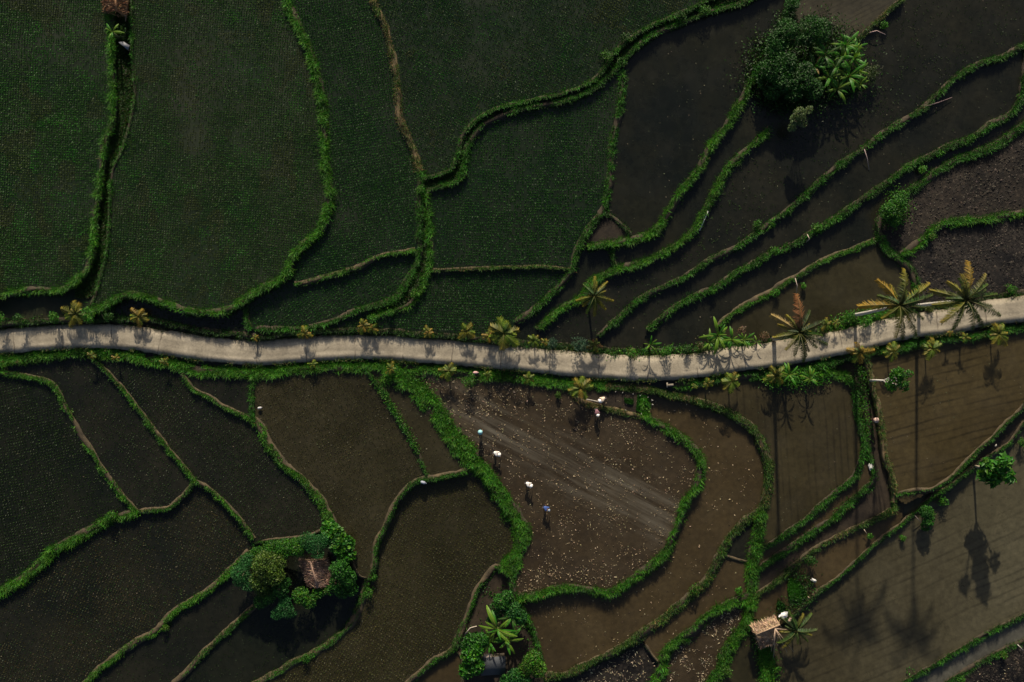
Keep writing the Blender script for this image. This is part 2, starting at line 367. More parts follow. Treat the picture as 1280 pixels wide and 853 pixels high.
# ------------------------------------------------------------------ fields: seeds, level, soil, rice (angle, spacing px, height m, palette, density) or None
mGreen = dict(c1=(.006,.010,.005), c2=(.013,.013,.008), wet=.75)
SOIL = {
 'tl':   field_mat('green_paddy_mud', (.006,.016,.005), (.014,.020,.009), wet=.6),
 'dgreen': field_mat('green_filmed_paddy_water', (.0055,.014,.005), (.011,.017,.008), wet=.8),
 'dark': field_mat('dark_paddy_water', (.0058,.0080,.0050), (.0108,.0120,.0072), wet=.9),
 'water':field_mat('flooded_paddy_water', (.0055,.0072,.0055), (.0135,.0138,.0078), wet=.95, patch=.07),
 'slate':field_mat('silty_paddy_water', (.0072,.0085,.0060), (.0150,.0148,.0092), wet=.9),
 'brown':field_mat('brown_paddy_mud', (.0175,.0160,.0075), (.030,.0265,.0125), wet=.75, patch=.09),
 'warm': field_mat('warm_paddy_mud', (.030,.022,.010), (.050,.037,.017), wet=.7, patch=.08),
 'rows': field_mat('levelled_paddy_mud', (.032,.0245,.010), (.048,.037,.015), wet=.6, rows=(-14,.75,3.0), patch=.07),
 'rows2':field_mat('paddy_water_painted_reflection', (.029,.025,.0125), (.040,.035,.019), wet=.75, rows=(-24,.8,2.5), rowdark=.7, patch=.035, painted_refl=(34.0, 52.0, (1.9, 2.0, 2.3))),  # large pond: bright reflection at its right end is put into the colour
 'vrows':field_mat('raked_paddy_mud', (.024,.020,.009), (.036,.030,.0135), wet=.65, rows=(86,.7,2.0), rowdark=.7),
 'mud':  field_mat('ploughed_mud', (.020,.014,.007), (.037,.027,.014), wet=.55, streak=(27,(.108,.098,.074),1.0), patch=.12, bumpy=.4),
 'waste':field_mat('cloddy_fallow_mud', (.010,.008,.005), (.032,.025,.017), wet=.3, patch=.25, bumpy=.8, clods=.8),
 'wasteD':field_mat('dark_cloddy_fallow_mud', (.005,.0045,.004), (.030,.025,.019), wet=.3, patch=.3, bumpy=.9, clods=.9),
 'toprow':field_mat('dry_furrowed_mud', (.022,.020,.012), (.04,.036,.02), wet=.4, rows=(-27,.45,2.0)),
 'soil': field_mat('trodden_dark_soil', (.012,.009,.006), (.035,.026,.016), wet=.2, patch=.3, bumpy=.5),
 'grey': field_mat('grey_canal_water', (.05,.05,.042), (.09,.088,.07), wet=.8, patch=.06),
 'moss': field_mat('mossy_ditch_soil', (.006,.014,.004), (.02,.02,.008), wet=.3, patch=.3),
}
RG1 = [(.020,.092,.006),(.015,.075,.005),(.028,.098,.009)]
RG2 = [(.013,.074,.007),(.010,.060,.006),(.019,.080,.008)]
RGd = [(.012,.036,.005),(.016,.042,.006)]
RGb = [(.040,.042,.009),(.030,.038,.008),(.050,.046,.012)]
FIELDS = [
 ('F1', [(60,200)], 1.0,'tl',(3,3.0,.24,RG1,1.0)),
 ('F1b',[(130,270),(60,385)], .3,'moss',None),
 ('F2', [(260,200)], .85,'tl',(4,3.0,.22,[(.022,.078,.007),(.032,.078,.010),(.016,.068,.006)],1.0)),
 ('F3', [(200,390),(250,402)], .2,'dark',(3,3.4,.2,RGd,.5)),
 ('F4', [(450,200)], .65,'dgreen',(-9,3.2,.26,RG2,1.0)),
 ('F5', [(430,370)], .35,'dgreen',(55,3.4,.24,RG2,.9)),
 ('F6', [(640,240)], .45,'dgreen',(2,3.2,.24,RG2,.8)),
 ('F7', [(600,375)], .2,'dgreen',(2,3.2,.24,RG2,.95)),
 ('F8', [(650,60)], .75,'dgreen',(28,3.2,.24,[(.011,.056,.006),(.014,.060,.008),(.024,.055,.009)],.9)),
 ('F9', [(850,150)], .25,'water',None),
 ('F10',[(762,289)], .35,'soil',None),
 ('F11',[(845,280)], .0,'water',None),
 ('F11b',[(735,330)], -.05,'dark',None),
 ('F14',[(1030,15)], .1,'toprow',None),
 ('F13',[(780,370),(980,200)], -.2,'slate',(35,4.0,.16,RGd,.22)),
 ('F15',[(1100,200),(900,345)], -.4,'slate',None),
 ('F16',[(1060,290),(880,385)], -.6,'slate',None),
 ('F17',[(1050,360)], -.7,'brown',None),
 ('F18',[(1220,240)], -.5,'waste',None),
 ('F19',[(1220,320)], -.55,'wasteD',None),
 ('L1', [(50,560)], -.9,'dark',(-12,3.5,.19,RGd,.9)),
 ('L2', [(130,560),(60,460)], -.75,'slate',(-60,3.5,.17,RGd,.7)),
 ('L3', [(250,560)], -.6,'slate',(50,3.4,.18,RGd,.9)),
 ('L4', [(290,490)], -.4,'slate',(50,3.6,.15,RGd,.4)),
 ('L5', [(420,540)], -.4,'brown',(60,3.4,.16,RGb,.8)),
 ('L7', [(530,540)], -.45,'brown',(60,3.4,.14,RGb,.3)),
 ('L8', [(560,690)], -1.05,'brown',(32,3.4,.19,[(.05,.055,.011),(.042,.050,.010),(.058,.056,.013)],1.0)),
 ('L6', [(150,740)], -1.05,'slate',(25,3.4,.18,RGb+RGd,.95)),
 ('L6b',[(230,800)], -1.2,'slate',(25,3.6,.15,RGd,.35)),
 ('L9', [(380,785),(290,830)], -1.3,'dark',(25,3.6,.15,RGd,.25)),
 ('L10',[(560,840)], -1.4,'warm',None),
 ('C3', [(620,770)], -1.3,'soil',None),
 ('L11',[(740,600)], -.6,'mud',None),
 ('L12',[(765,497)], -.55,'soil',None),
 ('L13',[(900,560),(760,780)], -1.1,'warm',None),
 ('D14',[(800,478)], -.55,'dark',None),
 ('L14',[(1010,540),(880,490)], -.8,'vrows',None),
 ('L15',[(1060,625)], -1.05,'warm',None),
 ('L16',[(1085,640),(1088,500),(960,720)], -1.3,'soil',None),
 ('L17',[(1060,690)], -1.4,'warm',None),
 ('L18',[(1190,520)], -.8,'rows',None),
 ('L19',[(1200,590)], -1.3,'soil',None),
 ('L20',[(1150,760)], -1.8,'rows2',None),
 ('L21',[(1220,815)], -2.1,'grey',None),
 ('L22',[(1250,840)], -2.0,'wasteD',None),
 ('L23',[(928,675)], -1.2,'slate',None),
 ('L23b',[(900,735)], -1.3,'warm',None),
 ('L24',[(880,810)], -1.7,'mud',None),
 ('L25',[(770,843)], -1.6,'wasteD',None),
 ('L26',[(925,835)], -1.9,'brown',None),
 ('E12',[(779,65)], .55,'moss',None),
 ('D12',[(531,287)], .25,'moss',None),
 ('VR',[(360,421)], -.2,'soil',None),
]
GX0, GY0, GX1, GY1, CS = -140, -120, 1420, 974, 2
NW, NH = (GX1 - GX0) // CS, (GY1 - GY0) // CS

def extend(pts):
    P = [tuple(map(float, p)) for p in pts]
    def ext(a, b):
        if 3 < a[0] < 1277 and 4 < a[1] < 849: return None
        d = np.array(a) - np.array(b); d /= np.linalg.norm(d) + 1e-9
        return [tuple(np.array(a) + d * 60), tuple(np.array(a) + d * 320)]
    e0 = ext(P[0], P[1]); e1 = ext(P[-1], P[-2])
    if e0: P = e0[::-1] + P
    if e1: P = P + e1
    return P

def trim(P):
    ok = (P[:, 0] > GX0 + 6) & (P[:, 0] < GX1 - 6) & (P[:, 1] > GY0 + 6) & (P[:, 1] < GY1 - 6)
    k = np.where(ok)[0]; return P[k[0]:k[-1] + 1]
bank_paths = []
for pts, w, sty, h in BANKS:
    P = resample(extend(pts), 3.0); T, N = normals2(P)
    s = np.arange(len(P)) * 3.0
    P = P + N * ((fbm(s / 22 + 31 * len(bank_paths), 0 * s, 3) - .5) * min(3.2, w * .4))[:, None]
    bank_paths.append(trim(P))

sep = np.zeros((NH, NW), bool); bankmask = np.zeros((NH, NW), bool)
def stamp(mask, P, r):
    D = resample(P, 1.2); rc = int(r / CS) + 1
    for x, y in D:
        cx, cy = (x - GX0) / CS, (y - GY0) / CS; i, j = int(cx), int(cy)
        y0, y1, x0, x1 = max(0, j - rc), min(NH, j + rc + 1), max(0, i - rc), min(NW, i + rc + 1)
        if y0 >= y1 or x0 >= x1: continue
        yy, xx = np.mgrid[y0:y1, x0:x1]
        mask[y0:y1, x0:x1] |= (xx + .5 - cx) ** 2 + (yy + .5 - cy) ** 2 <= (r / CS) ** 2
for (pts, w, sty, h), P in zip(BANKS, bank_paths):
    stamp(sep, np.concatenate([P[:1] + (P[:1] - P[1:2]) * 6, P, P[-1:] + (P[-1:] - P[-2:-1]) * 6]) if not (0 < P[0][0] < 1280 and 0 < P[0][1] < 853 and 0 < P[-1][0] < 1280 and 0 < P[-1][1] < 853) else P, 2.5); stamp(bankmask, P, w * .5 + 1.5)
roadP = trim(resample(extend(ROAD), 3.0)); stamp(bankmask, roadP, 17)
for a, P in enumerate(bank_paths):           # close the small gaps where one bank runs into another
    for e in (P[0], P[-1]):
        if not (-5 < e[0] < 1285 and -5 < e[1] < 858): continue
        o = np.concatenate([Q for b, Q in enumerate(bank_paths) if b != a] + [roadP]); d = np.hypot(*(o - e).T); k = d.argmin()
        if 1.5 < d[k] < 24: stamp(sep, np.array([e, (e + o[k]) / 2, o[k]]), 2.0)

roadmask = np.zeros((NH, NW), bool); stamp(roadmask, roadP, 13)
sep |= roadmask

for sl in [[(108,389),(110,401)],[(645,404),(640,432)],[(672,412),(668,432)],[(960,78),(1000,74),(1060,62)],[(960,78),(952,84),(962,160)],
           [(810,413),(800,446)],[(898,407),(893,441)],[(748,421),(745,440)],[(410,660),(440,700)],[(318,758),(312,690)],[(681,845),(676,1000)],
           [(985,775),(955,790)],[(1117,628),(1125,657)]]:
    stamp(sep, np.array(sl, float), 2.5)

def components(free):
    lab = np.zeros(free.shape, int); parent = [0]
    def find(a):
        while parent[a] != a: parent[a] = parent[parent[a]]; a = parent[a]
        return a
    prev = []
    for y in range(free.shape[0]):
        row = free[y].astype(np.int8); d = np.diff(np.concatenate([[0], row, [0]]))
        st = np.where(d == 1)[0]; en = np.where(d == -1)[0]; cur = []
        for a, b in zip(st, en):
            l = 0
            for (pa, pb, pl) in prev:
                if pa < b and pb > a:
                    r = find(pl)
                    if l == 0: l = r
                    elif r != l: parent[max(r, l)] = min(r, l); l = min(r, l)
            if l == 0: l = len(parent); parent.append(l)
            cur.append((a, b, l)); lab[y, a:b] = l
        prev = cur
    root = np.array([find(i) for i in range(len(parent))])
    return root[lab]

comp = components(~sep)
label = np.zeros((NH, NW), int); taken = {}
for fi, (nm, seeds, lv, soil, rice) in enumerate(FIELDS):
    for (sx, sy) in seeds:
        c = comp[int((sy - GY0) / CS), int((sx - GX0) / CS)]
        if c == 0: print('SEED ON BANK', nm, sx, sy); continue
        if c in taken and taken[c] != nm: print('LEAK', nm, 'shares', taken[c]); continue
        taken[c] = nm; label[comp == c] = fi + 1
ids, cnt = np.unique(comp[(label == 0) & (comp > 0)], return_counts=True)
for i, c in zip(ids, cnt):
    if c > 60:
        yy, xx = np.where(comp == i); print('UNSEEDED', c, 'cells at', int(xx.mean() * CS + GX0), int(yy.mean() * CS + GY0))
inner = label.copy()
for _ in range(400):
    if (label > 0).all(): break
    for ax, sh in ((0, 1), (0, -1), (1, 1), (1, -1)):
        r = np.roll(label, sh, ax)
        if ax == 0: r[0 if sh == 1 else -1] = 0
        else: r[:, 0 if sh == 1 else -1] = 0
        m = (label == 0) & (r > 0); label[m] = r[m]
LEVEL = np.array([0] + [f[2] for f in FIELDS])
NAME2ID = {f[0]: i + 1 for i, f in enumerate(FIELDS)}

def lab_at(px, py):
    i = np.clip(((np.asarray(px) - GX0) / CS).astype(int), 0, NW - 1); j = np.clip(((np.asarray(py) - GY0) / CS).astype(int), 0, NH - 1)
    return j, i
def ground_z(px, py):
    j, i = lab_at(np.array([px]), np.array([py])); return float(LEVEL[label[j, i]][0])

# ------------------------------------------------------------------ ground and field sheets
gb = Buf(); gb.add([(-2500, -2500, -3.2), (2500, -2500, -3.2), (2500, 2500, -3.2), (-2500, 2500, -3.2)], [(0, 1, 2, 3)])
tag(obj('ground', gb.mesh('ground', simple_mat('dark_ground', (.012, .02, .006), (.03, .03, .014), .2, .9))), kind='structure')
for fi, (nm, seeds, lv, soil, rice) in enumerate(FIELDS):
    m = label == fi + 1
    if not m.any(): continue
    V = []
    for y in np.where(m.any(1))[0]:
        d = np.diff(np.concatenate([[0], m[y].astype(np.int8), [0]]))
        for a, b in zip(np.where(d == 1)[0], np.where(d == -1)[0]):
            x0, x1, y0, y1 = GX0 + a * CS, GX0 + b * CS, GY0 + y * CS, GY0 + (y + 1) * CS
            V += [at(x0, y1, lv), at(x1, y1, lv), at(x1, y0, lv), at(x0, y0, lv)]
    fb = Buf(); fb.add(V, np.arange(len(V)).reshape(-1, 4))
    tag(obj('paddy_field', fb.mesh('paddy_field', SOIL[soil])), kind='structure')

# ------------------------------------------------------------------ banks with their grass
grass = Buf(); weeds = Buf()
SPROF = np.array([-1.28, -1.0, -.55, -.2, .2, .55, 1.0, 1.28])
for bi, ((pts, w, sty, h), P) in enumerate(zip(BANKS, bank_paths)):
    cols, gh, dens, dry, rng_s, earth = STY[sty]
    T, N = normals2(P); n = len(P); s = np.arange(n) * 3.0
    hw = w / 2 * (.68 + .68 * fbm(s / 12 + 9 * bi, 0 * s + bi, 8))
    def side(sg):
        out = []
        for off in (2.5, 5.5):
            q = P + N * (sg * (hw + off))[:, None]; j, i = lab_at(q[:, 0], q[:, 1]); out.append(LEVEL[label[j, i]])
        return smooth1(np.median(np.stack(out), 0), 5)
    zl, zr = side(-1), side(1)
    low = np.where(smooth1(zr - zl, 12) <= 0, 1.0, -1.0)          # +1: the lower field lies on the N side
    if np.abs(zr - zl).mean() < .03: low[:] = 1 if N[:, 1].mean() > 0 else -1
    crest = np.maximum(zl, zr) + h * (.75 + .5 * fbm(s / 18, 0 * s + 3 * bi, 21))
    if n > 12: crest = smooth1(crest, 2)
    zz = np.stack([zl - .5, zl - .02, zl + (crest - zl) * .8, crest, crest, zr + (crest - zr) * .8, zr - .02, zr - .5], 1)
    zz[:, 1:-1] += RNG.normal(0, .025, zz[:, 1:-1].shape)
    lat = SPROF[None] * hw[:, None]
    px = P[:, 0, None] + N[:, 0, None] * lat; py = P[:, 1, None] + N[:, 1, None] * lat
    V = at_np(px, py, zz); k = len(SPROF)
    idx = (np.arange(n - 1)[:, None] * k + np.arange(k - 1)[None]).ravel()
    F = np.stack([idx, idx + k, idx + k + 1, idx + 1], 1)
    bb = Buf(); bb.add(V.reshape(-1, 3), F)
    tag(obj('embankment', bb.mesh('embankment', earth, smooth=True)), kind='structure')
    # grass on it
    area = len(P) * 3 * w / 144.0
    M = int(area * dens * 2.1)
    u = RNG.random(M) * (n - 1); i0 = u.astype(int); f = u - i0
    a, b = rng_s; a = a + (fbm(u * 3 / 24 + 70 * bi, 0 * u, 35) - .5) * (1.5 if a > -.9 else .5); sl = a + (b - a) * RNG.random(M)
    keep = fbm(u * 3 / 16 + 40 * bi, sl * 1.2, 33) > .31 + .13 * RNG.random(M)
    sl = np.clip(sl[keep], -1.27, 1.27) * low[i0[keep]]; i0, f = i0[keep], f[keep]
    i1 = np.minimum(i0 + 1, n - 1)
    lerp = lambda A: A[i0] * (1 - f) + A[i1] * f
    L_, Nx, Ny, Px, Py = lerp(hw), lerp(N[:, 0]), lerp(N[:, 1]), lerp(P[:, 0]), lerp(P[:, 1])
    zi = np.empty(len(sl))
    for c in range(k - 1):
        mm = (sl >= SPROF[c]) & (sl <= SPROF[c + 1] + 1e-6)
        t = (sl[mm] - SPROF[c]) / (SPROF[c + 1] - SPROF[c])
        zi[mm] = (lerp(zz[:, c])[mm]) * (1 - t) + lerp(zz[:, c + 1])[mm] * t
    gx, gy = Px + Nx * sl * L_, Py + Ny * sl * L_
    base = at_np(gx, gy, zi - .02)
    clump = fbm(gx / 7, gy / 7, 55)
    ln = gh * (.5 + 1.2 * clump) * (.7 + .6 * RNG.random(len(sl)))
    az = RNG.random(len(sl)) * 2 * np.pi
    C = palette(len(sl), cols); dm = (fbm(gx / 20, gy / 20, 77) + .3 * RNG.random(len(sl))) < (.28 + dry * .9)
    dm &= RNG.random(len(sl)) < min(.85, dry * 3)
    C[dm] = palette(int(dm.sum()), G_DRY)
    C *= ((.42 + 1.1 * clump) * (.75 + .5 * fbm(gx / 28, gy / 28, 79)))[:, None]
    blades(grass, base, az, ln, .3 + .65 * RNG.random(len(sl)), .014 + .03 * RNG.random(len(sl)), C)
    # broad leaved weeds in tufts
    if sty in ('lush', 'mid', 'rim', 'dark'):
        for q in range(int(len(P) * 3 / 26)):
            if RNG.random() < .88: continue
            c0 = RNG.integers(0, n); sg = low[c0] * RNG.uniform(-.2, .9)
            c = P[c0] + N[c0] * sg * hw[c0]; m_ = RNG.integers(10, 34)
            rr = RNG.uniform(.12, .4); pz = crest[c0] - .1 + RNG.random(m_) * rr * .9
            d = unit_dirs(m_, .4); p = np.array(at(c[0], c[1], 0))[None] * [1, 1, 0] + np.stack([d[:, 0] * rr, d[:, 1] * rr, pz], 1)
            leafcards(weeds, p, d + [0, 0, -.2], unit_dirs(m_, 1.4), RNG.uniform(.1, .26, m_), RNG.uniform(.06, .14, m_), palette(m_, G_LUSH if sty != 'dark' else G_MID))
tag(obj('grass', grass.mesh('grass', M_GRASS)), 'rough green and dry grass growing along the banks and verges', 'grass', kind='stuff')
tag(obj('weeds', weeds.mesh('weeds', M_LEAF)), 'broad leaved weeds in tufts on the paddy banks', 'weeds', kind='stuff')
# ------------------------------------------------------------------ rice
ricebuf = Buf()
for fi, (nm, seeds, lv, soil, rice) in enumerate(FIELDS):
    if not rice: continue
    ang, sp, hh, pal, den = rice; m = label == fi + 1
    if not m.any(): continue
    yy, xx = np.where(m); x0, x1 = xx.min() * CS + GX0, xx.max() * CS + GX0; y0, y1 = yy.min() * CS + GY0, yy.max() * CS + GY0
    x0, x1, y0, y1 = max(x0, -70), min(x1, 1350), max(y0, -60), min(y1, 915)
    c = np.array([(x0 + x1) / 2, (y0 + y1) / 2]); rad = math.hypot(x1 - x0, y1 - y0) / 2 + 5
    g = np.arange(-rad, rad, sp); U, W = np.meshgrid(g, g); U = U.ravel(); W = W.ravel()
    wu = 5 * (fbm(U / 70, W / 70, 91) - .5); ww = 6 * (fbm(U / 60 + 9, W / 60, 93) - .5)
    ca, sa = math.cos(R(ang)), math.sin(R(ang)); U2 = U + ww; W2 = W + wu
    px = c[0] + U2 * ca - W2 * sa; py = c[1] + U2 * sa + W2 * ca
    ok = (px > x0) & (px < x1) & (py > y0) & (py < y1); px, py = px[ok], py[ok]
    j, i = lab_at(px, py); ok = (label[j, i] == fi + 1) & ~bankmask[j, i]
    px, py = px[ok], py[ok]
    pch = fbm(px / 60, py / 60, 101); fine = fbm(px / 9, py / 9, 105)
    ok = RNG.random(len(px)) < den * np.clip(.75 + 1.5 * (pch - .25), .35, 1) * np.clip(.75 + fine, .55, 1)
    px, py, pch, fine = px[ok], py[ok], pch[ok], fine[ok]
    px = px + RNG.normal(0, .2, len(px)); py = py + RNG.normal(0, .2, len(py))
    nb = 7 if hh > .18 else 5
    base = np.repeat(at_np(px, py, lv - .01), nb, 0); n = len(base)
    C = palette(len(px), pal, .08)
    if nm in ('F1', 'F2', 'F8'):
        br = fbm(px / 22 + 3, py / 22, 121) > .64; C[br] *= [1.0, 1.45, .9]
        ye = fbm(px / 30 + 50, py / 45, 131) > .66; C[ye] = C[ye] * .4 + np.array([.06, .065, .014]) * .5
    C = np.repeat(C * .88 * (.85 + .3 * fine)[:, None], nb, 0)
    az = RNG.random(n) * 2 * np.pi
    ln = hh * (.7 + .6 * RNG.random(n)) * np.repeat(.7 + .6 * pch, nb)
    s = np.stack([-np.sin(az), np.cos(az), 0 * az], 1); d = np.stack([np.cos(az), np.sin(az), 0 * az], 1)
    wd = (.02 + .02 * RNG.random(n))[:, None]
    le = (.4 + .5 * RNG.random(n))[:, None]
    tip = base + d * ln[:, None] * le + np.array([0, 0, 1.]) * ln[:, None] * np.sqrt(1 - le ** 2)
    V = np.stack([base - s * wd, base + s * wd, tip], 1)
    ricebuf.add(V.reshape(-1, 3), np.arange(n * 3).reshape(-1, 3), np.repeat(C, 3, 0))
tag(obj('rice_seedlings', ricebuf.mesh('rice_seedlings', M_RICE)), 'young rice seedlings planted in rows in the flooded paddies', 'rice', kind='stuff')

# ------------------------------------------------------------------ straw, water weeds and clods lying in the fields
def scatter(names, n, seed, thr, sc=14, region=None):
    ok = np.isin(label, [NAME2ID[a] for a in names]) & ~bankmask
    jj, ii = np.where(ok)
    if not len(jj): jj, ii = np.array([0]), np.array([0])
    k = RNG.integers(0, len(jj), n * 3)
    px = GX0 + (ii[k] + RNG.random(len(k))) * CS; py = GY0 + (jj[k] + RNG.random(len(k))) * CS; z = LEVEL[label[jj[k], ii[k]]]
    keep = (fbm(px / sc, py / sc, seed) + .12 * RNG.normal(size=len(k)) > thr)
    keep &= (px > -40) & (px < 1320) & (py > -30) & (py < 885)
    if region is not None: keep &= region(px, py)
    return px[keep][:n], py[keep][:n], z[keep][:n]

straw = Buf()
def strawbits(px, py, z, lmin, lmax, cols):
    n = len(px); p = at_np(px, py, z + .015 + .03 * RNG.random(n))
    az = RNG.random(n) * 2 * np.pi; u = np.stack([np.cos(az), np.sin(az), .25 * RNG.normal(size=n)], 1)
    leafcards(straw, p, u, unit_dirs(n, 2.5), RNG.uniform(lmin, lmax, n), RNG.uniform(.05, .13, n), palette(n, cols, .3), .15)
TAN = [(.17,.13,.075),(.27,.22,.145),(.10,.072,.043),(.20,.165,.092)]
px, py, z = scatter(['L11'], 3400, 201, .58, 7); strawbits(px, py, z, .05, .22, TAN)
px, py, z = scatter(['L11'], 1300, 203, .35, 10, lambda x, y: (np.abs(y - 735 + .1 * (x - 700)) < 26) | ((y < 520) & (x < 660))); strawbits(px, py, z, .1, .34, TAN)
px, py, z = scatter(['L25', 'L24'], 1500, 207, .52, 9); strawbits(px, py, z, .12, .4, [(.3,.26,.17),(.2,.16,.1)])
px, py, z = scatter(['L13', 'L23b', 'L12', 'L22'], 700, 209, .52, 12); strawbits(px, py, z, .08, .26, TAN)
px, py, z = scatter(['F13', 'F15', 'F16', 'L1', 'L2', 'L3', 'L6', 'L5', 'L7', 'L14', 'L18', 'F9'], 1500, 211, .52, 20); strawbits(px, py, z, .06, .18, [(.09,.08,.05),(.05,.06,.03)])
tag(obj('straw_litter', straw.mesh('straw_litter', M_STRAW)), 'scattered pale straw and stubble lying on the mud fields', 'straw', kind='stuff')

ww = Buf()
def weedbits(px, py, z, l0, l1, cols, per=4):
    px, py, z = (np.repeat(a, per) for a in (px, py, z)); n = len(px)
    p = at_np(px + RNG.normal(0, 1.0, n), py + RNG.normal(0, 1.0, n), z + .02 + .06 * RNG.random(n)); az = RNG.random(n) * 2 * np.pi
    leafcards(ww, p, np.stack([np.cos(az), np.sin(az), .3 * RNG.random(n)], 1), unit_dirs(n, 2.5), RNG.uniform(l0, l1, n), RNG.uniform(.05, .1, n), palette(n, cols), .15)
px, py, z = scatter(['F13'], 420, 221, .45, 18, lambda x, y: (np.hypot((x - 898) / 34, (y - 285) / 45) < 1)); weedbits(px, py, z, .1, .25, [(.02,.06,.008),(.04,.07,.015)])
px, py, z = scatter(['F13', 'F15'], 160, 223, .55, 30); weedbits(px, py, z, .08, .2, [(.02,.04,.01)], 3)
px, py, z = scatter(['F1', 'F2'], 260, 225, .6, 26); weedbits(px, py, z, .15, .32, [(.014,.085,.006),(.02,.07,.008)])
px, py, z = scatter(['L1', 'L6'], 150, 227, .55, 30); weedbits(px, py, z, .1, .22, [(.03,.06,.012)])
px, py, z = scatter(['L1'], 90, 228, .2, 30, lambda x, y: (y > 650 - (x - 120) * .5) & (x > 40) & (y > 655)); weedbits(px, py, z, .14, .3, G_LUSH, 6)
tag(obj('water_weeds', ww.mesh('water_weeds', M_LEAF)), 'low green weeds floating in patches on the paddy water', 'weeds', kind='stuff')

clod = Buf()
px, py, z = scatter(['F18', 'F19', 'L22'], 9000, 231, .40, 10)
n = len(px); p = at_np(px, py, z); r = RNG.uniform(.03, .12, n)
octv = np.array([(1,0,0),(0,1,0),(-1,0,0),(0,-1,0),(0,0,1)], float); octf = np.array([(0,1,4),(1,2,4),(2,3,4),(3,0,4)])
V = p[:, None] + octv[None] * (r[:, None] * (1 + .5 * RNG.normal(size=(n, 5))))[:, :, None] * [1, 1, .7]
clod.add(V.reshape(-1, 3), ((np.arange(n) * 5)[:, None, None] + octf[None]).reshape(-1, 3), np.repeat(palette(n, [(.018,.014,.010),(.046,.038,.028),(.008,.0065,.005)], .3), 5, 0))
tag(obj('mud_clods', clod.mesh('mud_clods', M_STRAW)), 'broken clods of dark mud covering the fallow plots', 'mud', kind='stuff')

# ------------------------------------------------------------------ the concrete road
def road_mat():
    m, nt, b, out = newmat('worn_concrete')
    uv = nd(nt, 'ShaderNodeUVMap', uv_map='UVMap'); v = coords(nt)
    sx = nd(nt, 'ShaderNodeSeparateXYZ'); nt.links.new(uv.outputs[0], sx.inputs[0])
    big = ramp(nt, noise(nt, v, .22, 6, .6), [(.3, 0), (.7, 1)])
    col = mix(nt, big, (.265, .232, .168), (.385, .34, .252))
    st = nd(nt, 'ShaderNodeMapping'); st.inputs['Scale'].default_value = (.18, 3.2, 1); nt.links.new(uv.outputs[0], st.inputs['Vector'])
    long = ramp(nt, noise(nt, st.outputs[0], 1.3, 5, .6), [(.35, .82), (.65, 1.1)])
    col = mix(nt, 1.0, col, long, 'MULTIPLY')
    fine = ramp(nt, noise(nt, v, 5, 9, .75), [(.25, .66), (.7, 1.24)]); col = mix(nt, 1.0, col, fine, 'MULTIPLY')
    wt = ramp(nt, mathn(nt, 'ABSOLUTE', mathn(nt, 'SUBTRACT', mathn(nt, 'ABSOLUTE', mathn(nt, 'SUBTRACT', sx.outputs['Y'], .5)), .24)), [(.03, 1.07), (.13, .92)]); col = mix(nt, 1.0, col, wt, 'MULTIPLY')
    mot = ramp(nt, noise(nt, v, .6, 8, .7), [(.34, .72), (.6, 1.14)]); col = mix(nt, 1.0, col, mot, 'MULTIPLY')
    # slab joints
    j = mathn(nt, 'ABSOLUTE', mathn(nt, 'SUBTRACT', mathn(nt, 'FRACT', mathn(nt, 'DIVIDE', mathn(nt, 'ADD', sx.outputs['X'], mathn(nt, 'MULTIPLY', noise(nt, v, 1.2, 3), .35)), 5.1)), .5))
    jr = ramp(nt, j, [(.0, 1), (.008, .8), (.014, 0)]); jn = ramp(nt, noise(nt, v, .5, 2), [(.36, 0), (.5, 1)])
    col = mix(nt, mathn(nt, 'MULTIPLY', mathn(nt, 'MULTIPLY', jr, jn), .8), col, (.09, .075, .055))
    # cracks
    vo = nd(nt, 'ShaderNodeTexVoronoi', feature='DISTANCE_TO_EDGE'); vo.inputs['Scale'].default_value = .22
    dv = nd(nt, 'ShaderNodeVectorMath', operation='ADD'); nv = nd(nt, 'ShaderNodeTexNoise'); nv.inputs['Scale'].default_value = .9; nt.links.new(v, nv.inputs['Vector'])
    nt.links.new(v, dv.inputs[0]); nt.links.new(nv.outputs['Color'], dv.inputs[1]); nt.links.new(dv.outputs[0], vo.inputs['Vector'])
    cr = mathn(nt, 'MULTIPLY', ramp(nt, vo.outputs['Distance'], [(0, 1), (.012, 0)]), ramp(nt, noise(nt, v, .12, 2), [(.5, 0), (.6, .55)]))
    col = mix(nt, cr, col, (.1, .085, .065))
    # dirt along both edges and stray leaf stains
    e = mathn(nt, 'ABSOLUTE', mathn(nt, 'SUBTRACT', sx.outputs['Y'], .5))
    ed = ramp(nt, mathn(nt, 'ADD', e, mathn(nt, 'MULTIPLY', mathn(nt, 'SUBTRACT', noise(nt, v, 1.4, 6, .7), .5), .28)), [(.415, 0), (.52, .85)])
    col = mix(nt, ed, col, (.10, .085, .055))
    sp = ramp(nt, noise(nt, v, 2.8, 7, .8), [(.61, 0), (.70, .65)]); col = mix(nt, sp, col, (.11, .08, .055))
    pale = ramp(nt, noise(nt, v, .8, 6, .7), [(.62, 0), (.72, .5)]); col = mix(nt, pale, col, (.52, .47, .38))
    nt.links.new(col, b.inputs['Base Color']); b.inputs['Roughness'].default_value = .85
    bump(nt, b, noise(nt, v, 14, 6, .7), .35, .02)
    return m
T, N = normals2(roadP); n = len(roadP); s = np.arange(n) * 3.0
hwv = (15.2 + 1.3 * (fbm(s / 40, 0 * s, 301) - .5)) * np.ones(n)
el = (fbm(s / 6, 0 * s + 4, 303) - .5) * 2.6; er = (fbm(s / 6, 0 * s + 9, 305) - .5) * 2.6
offs = np.stack([-(hwv + el + .8), -(hwv + el), -hwv * .5, 0 * hwv, hwv * .5, hwv + er, hwv + er + .8], 1)
zoff = np.array([-.62, 0, .012, .02, .012, 0, -.62])[None] + 0 * offs
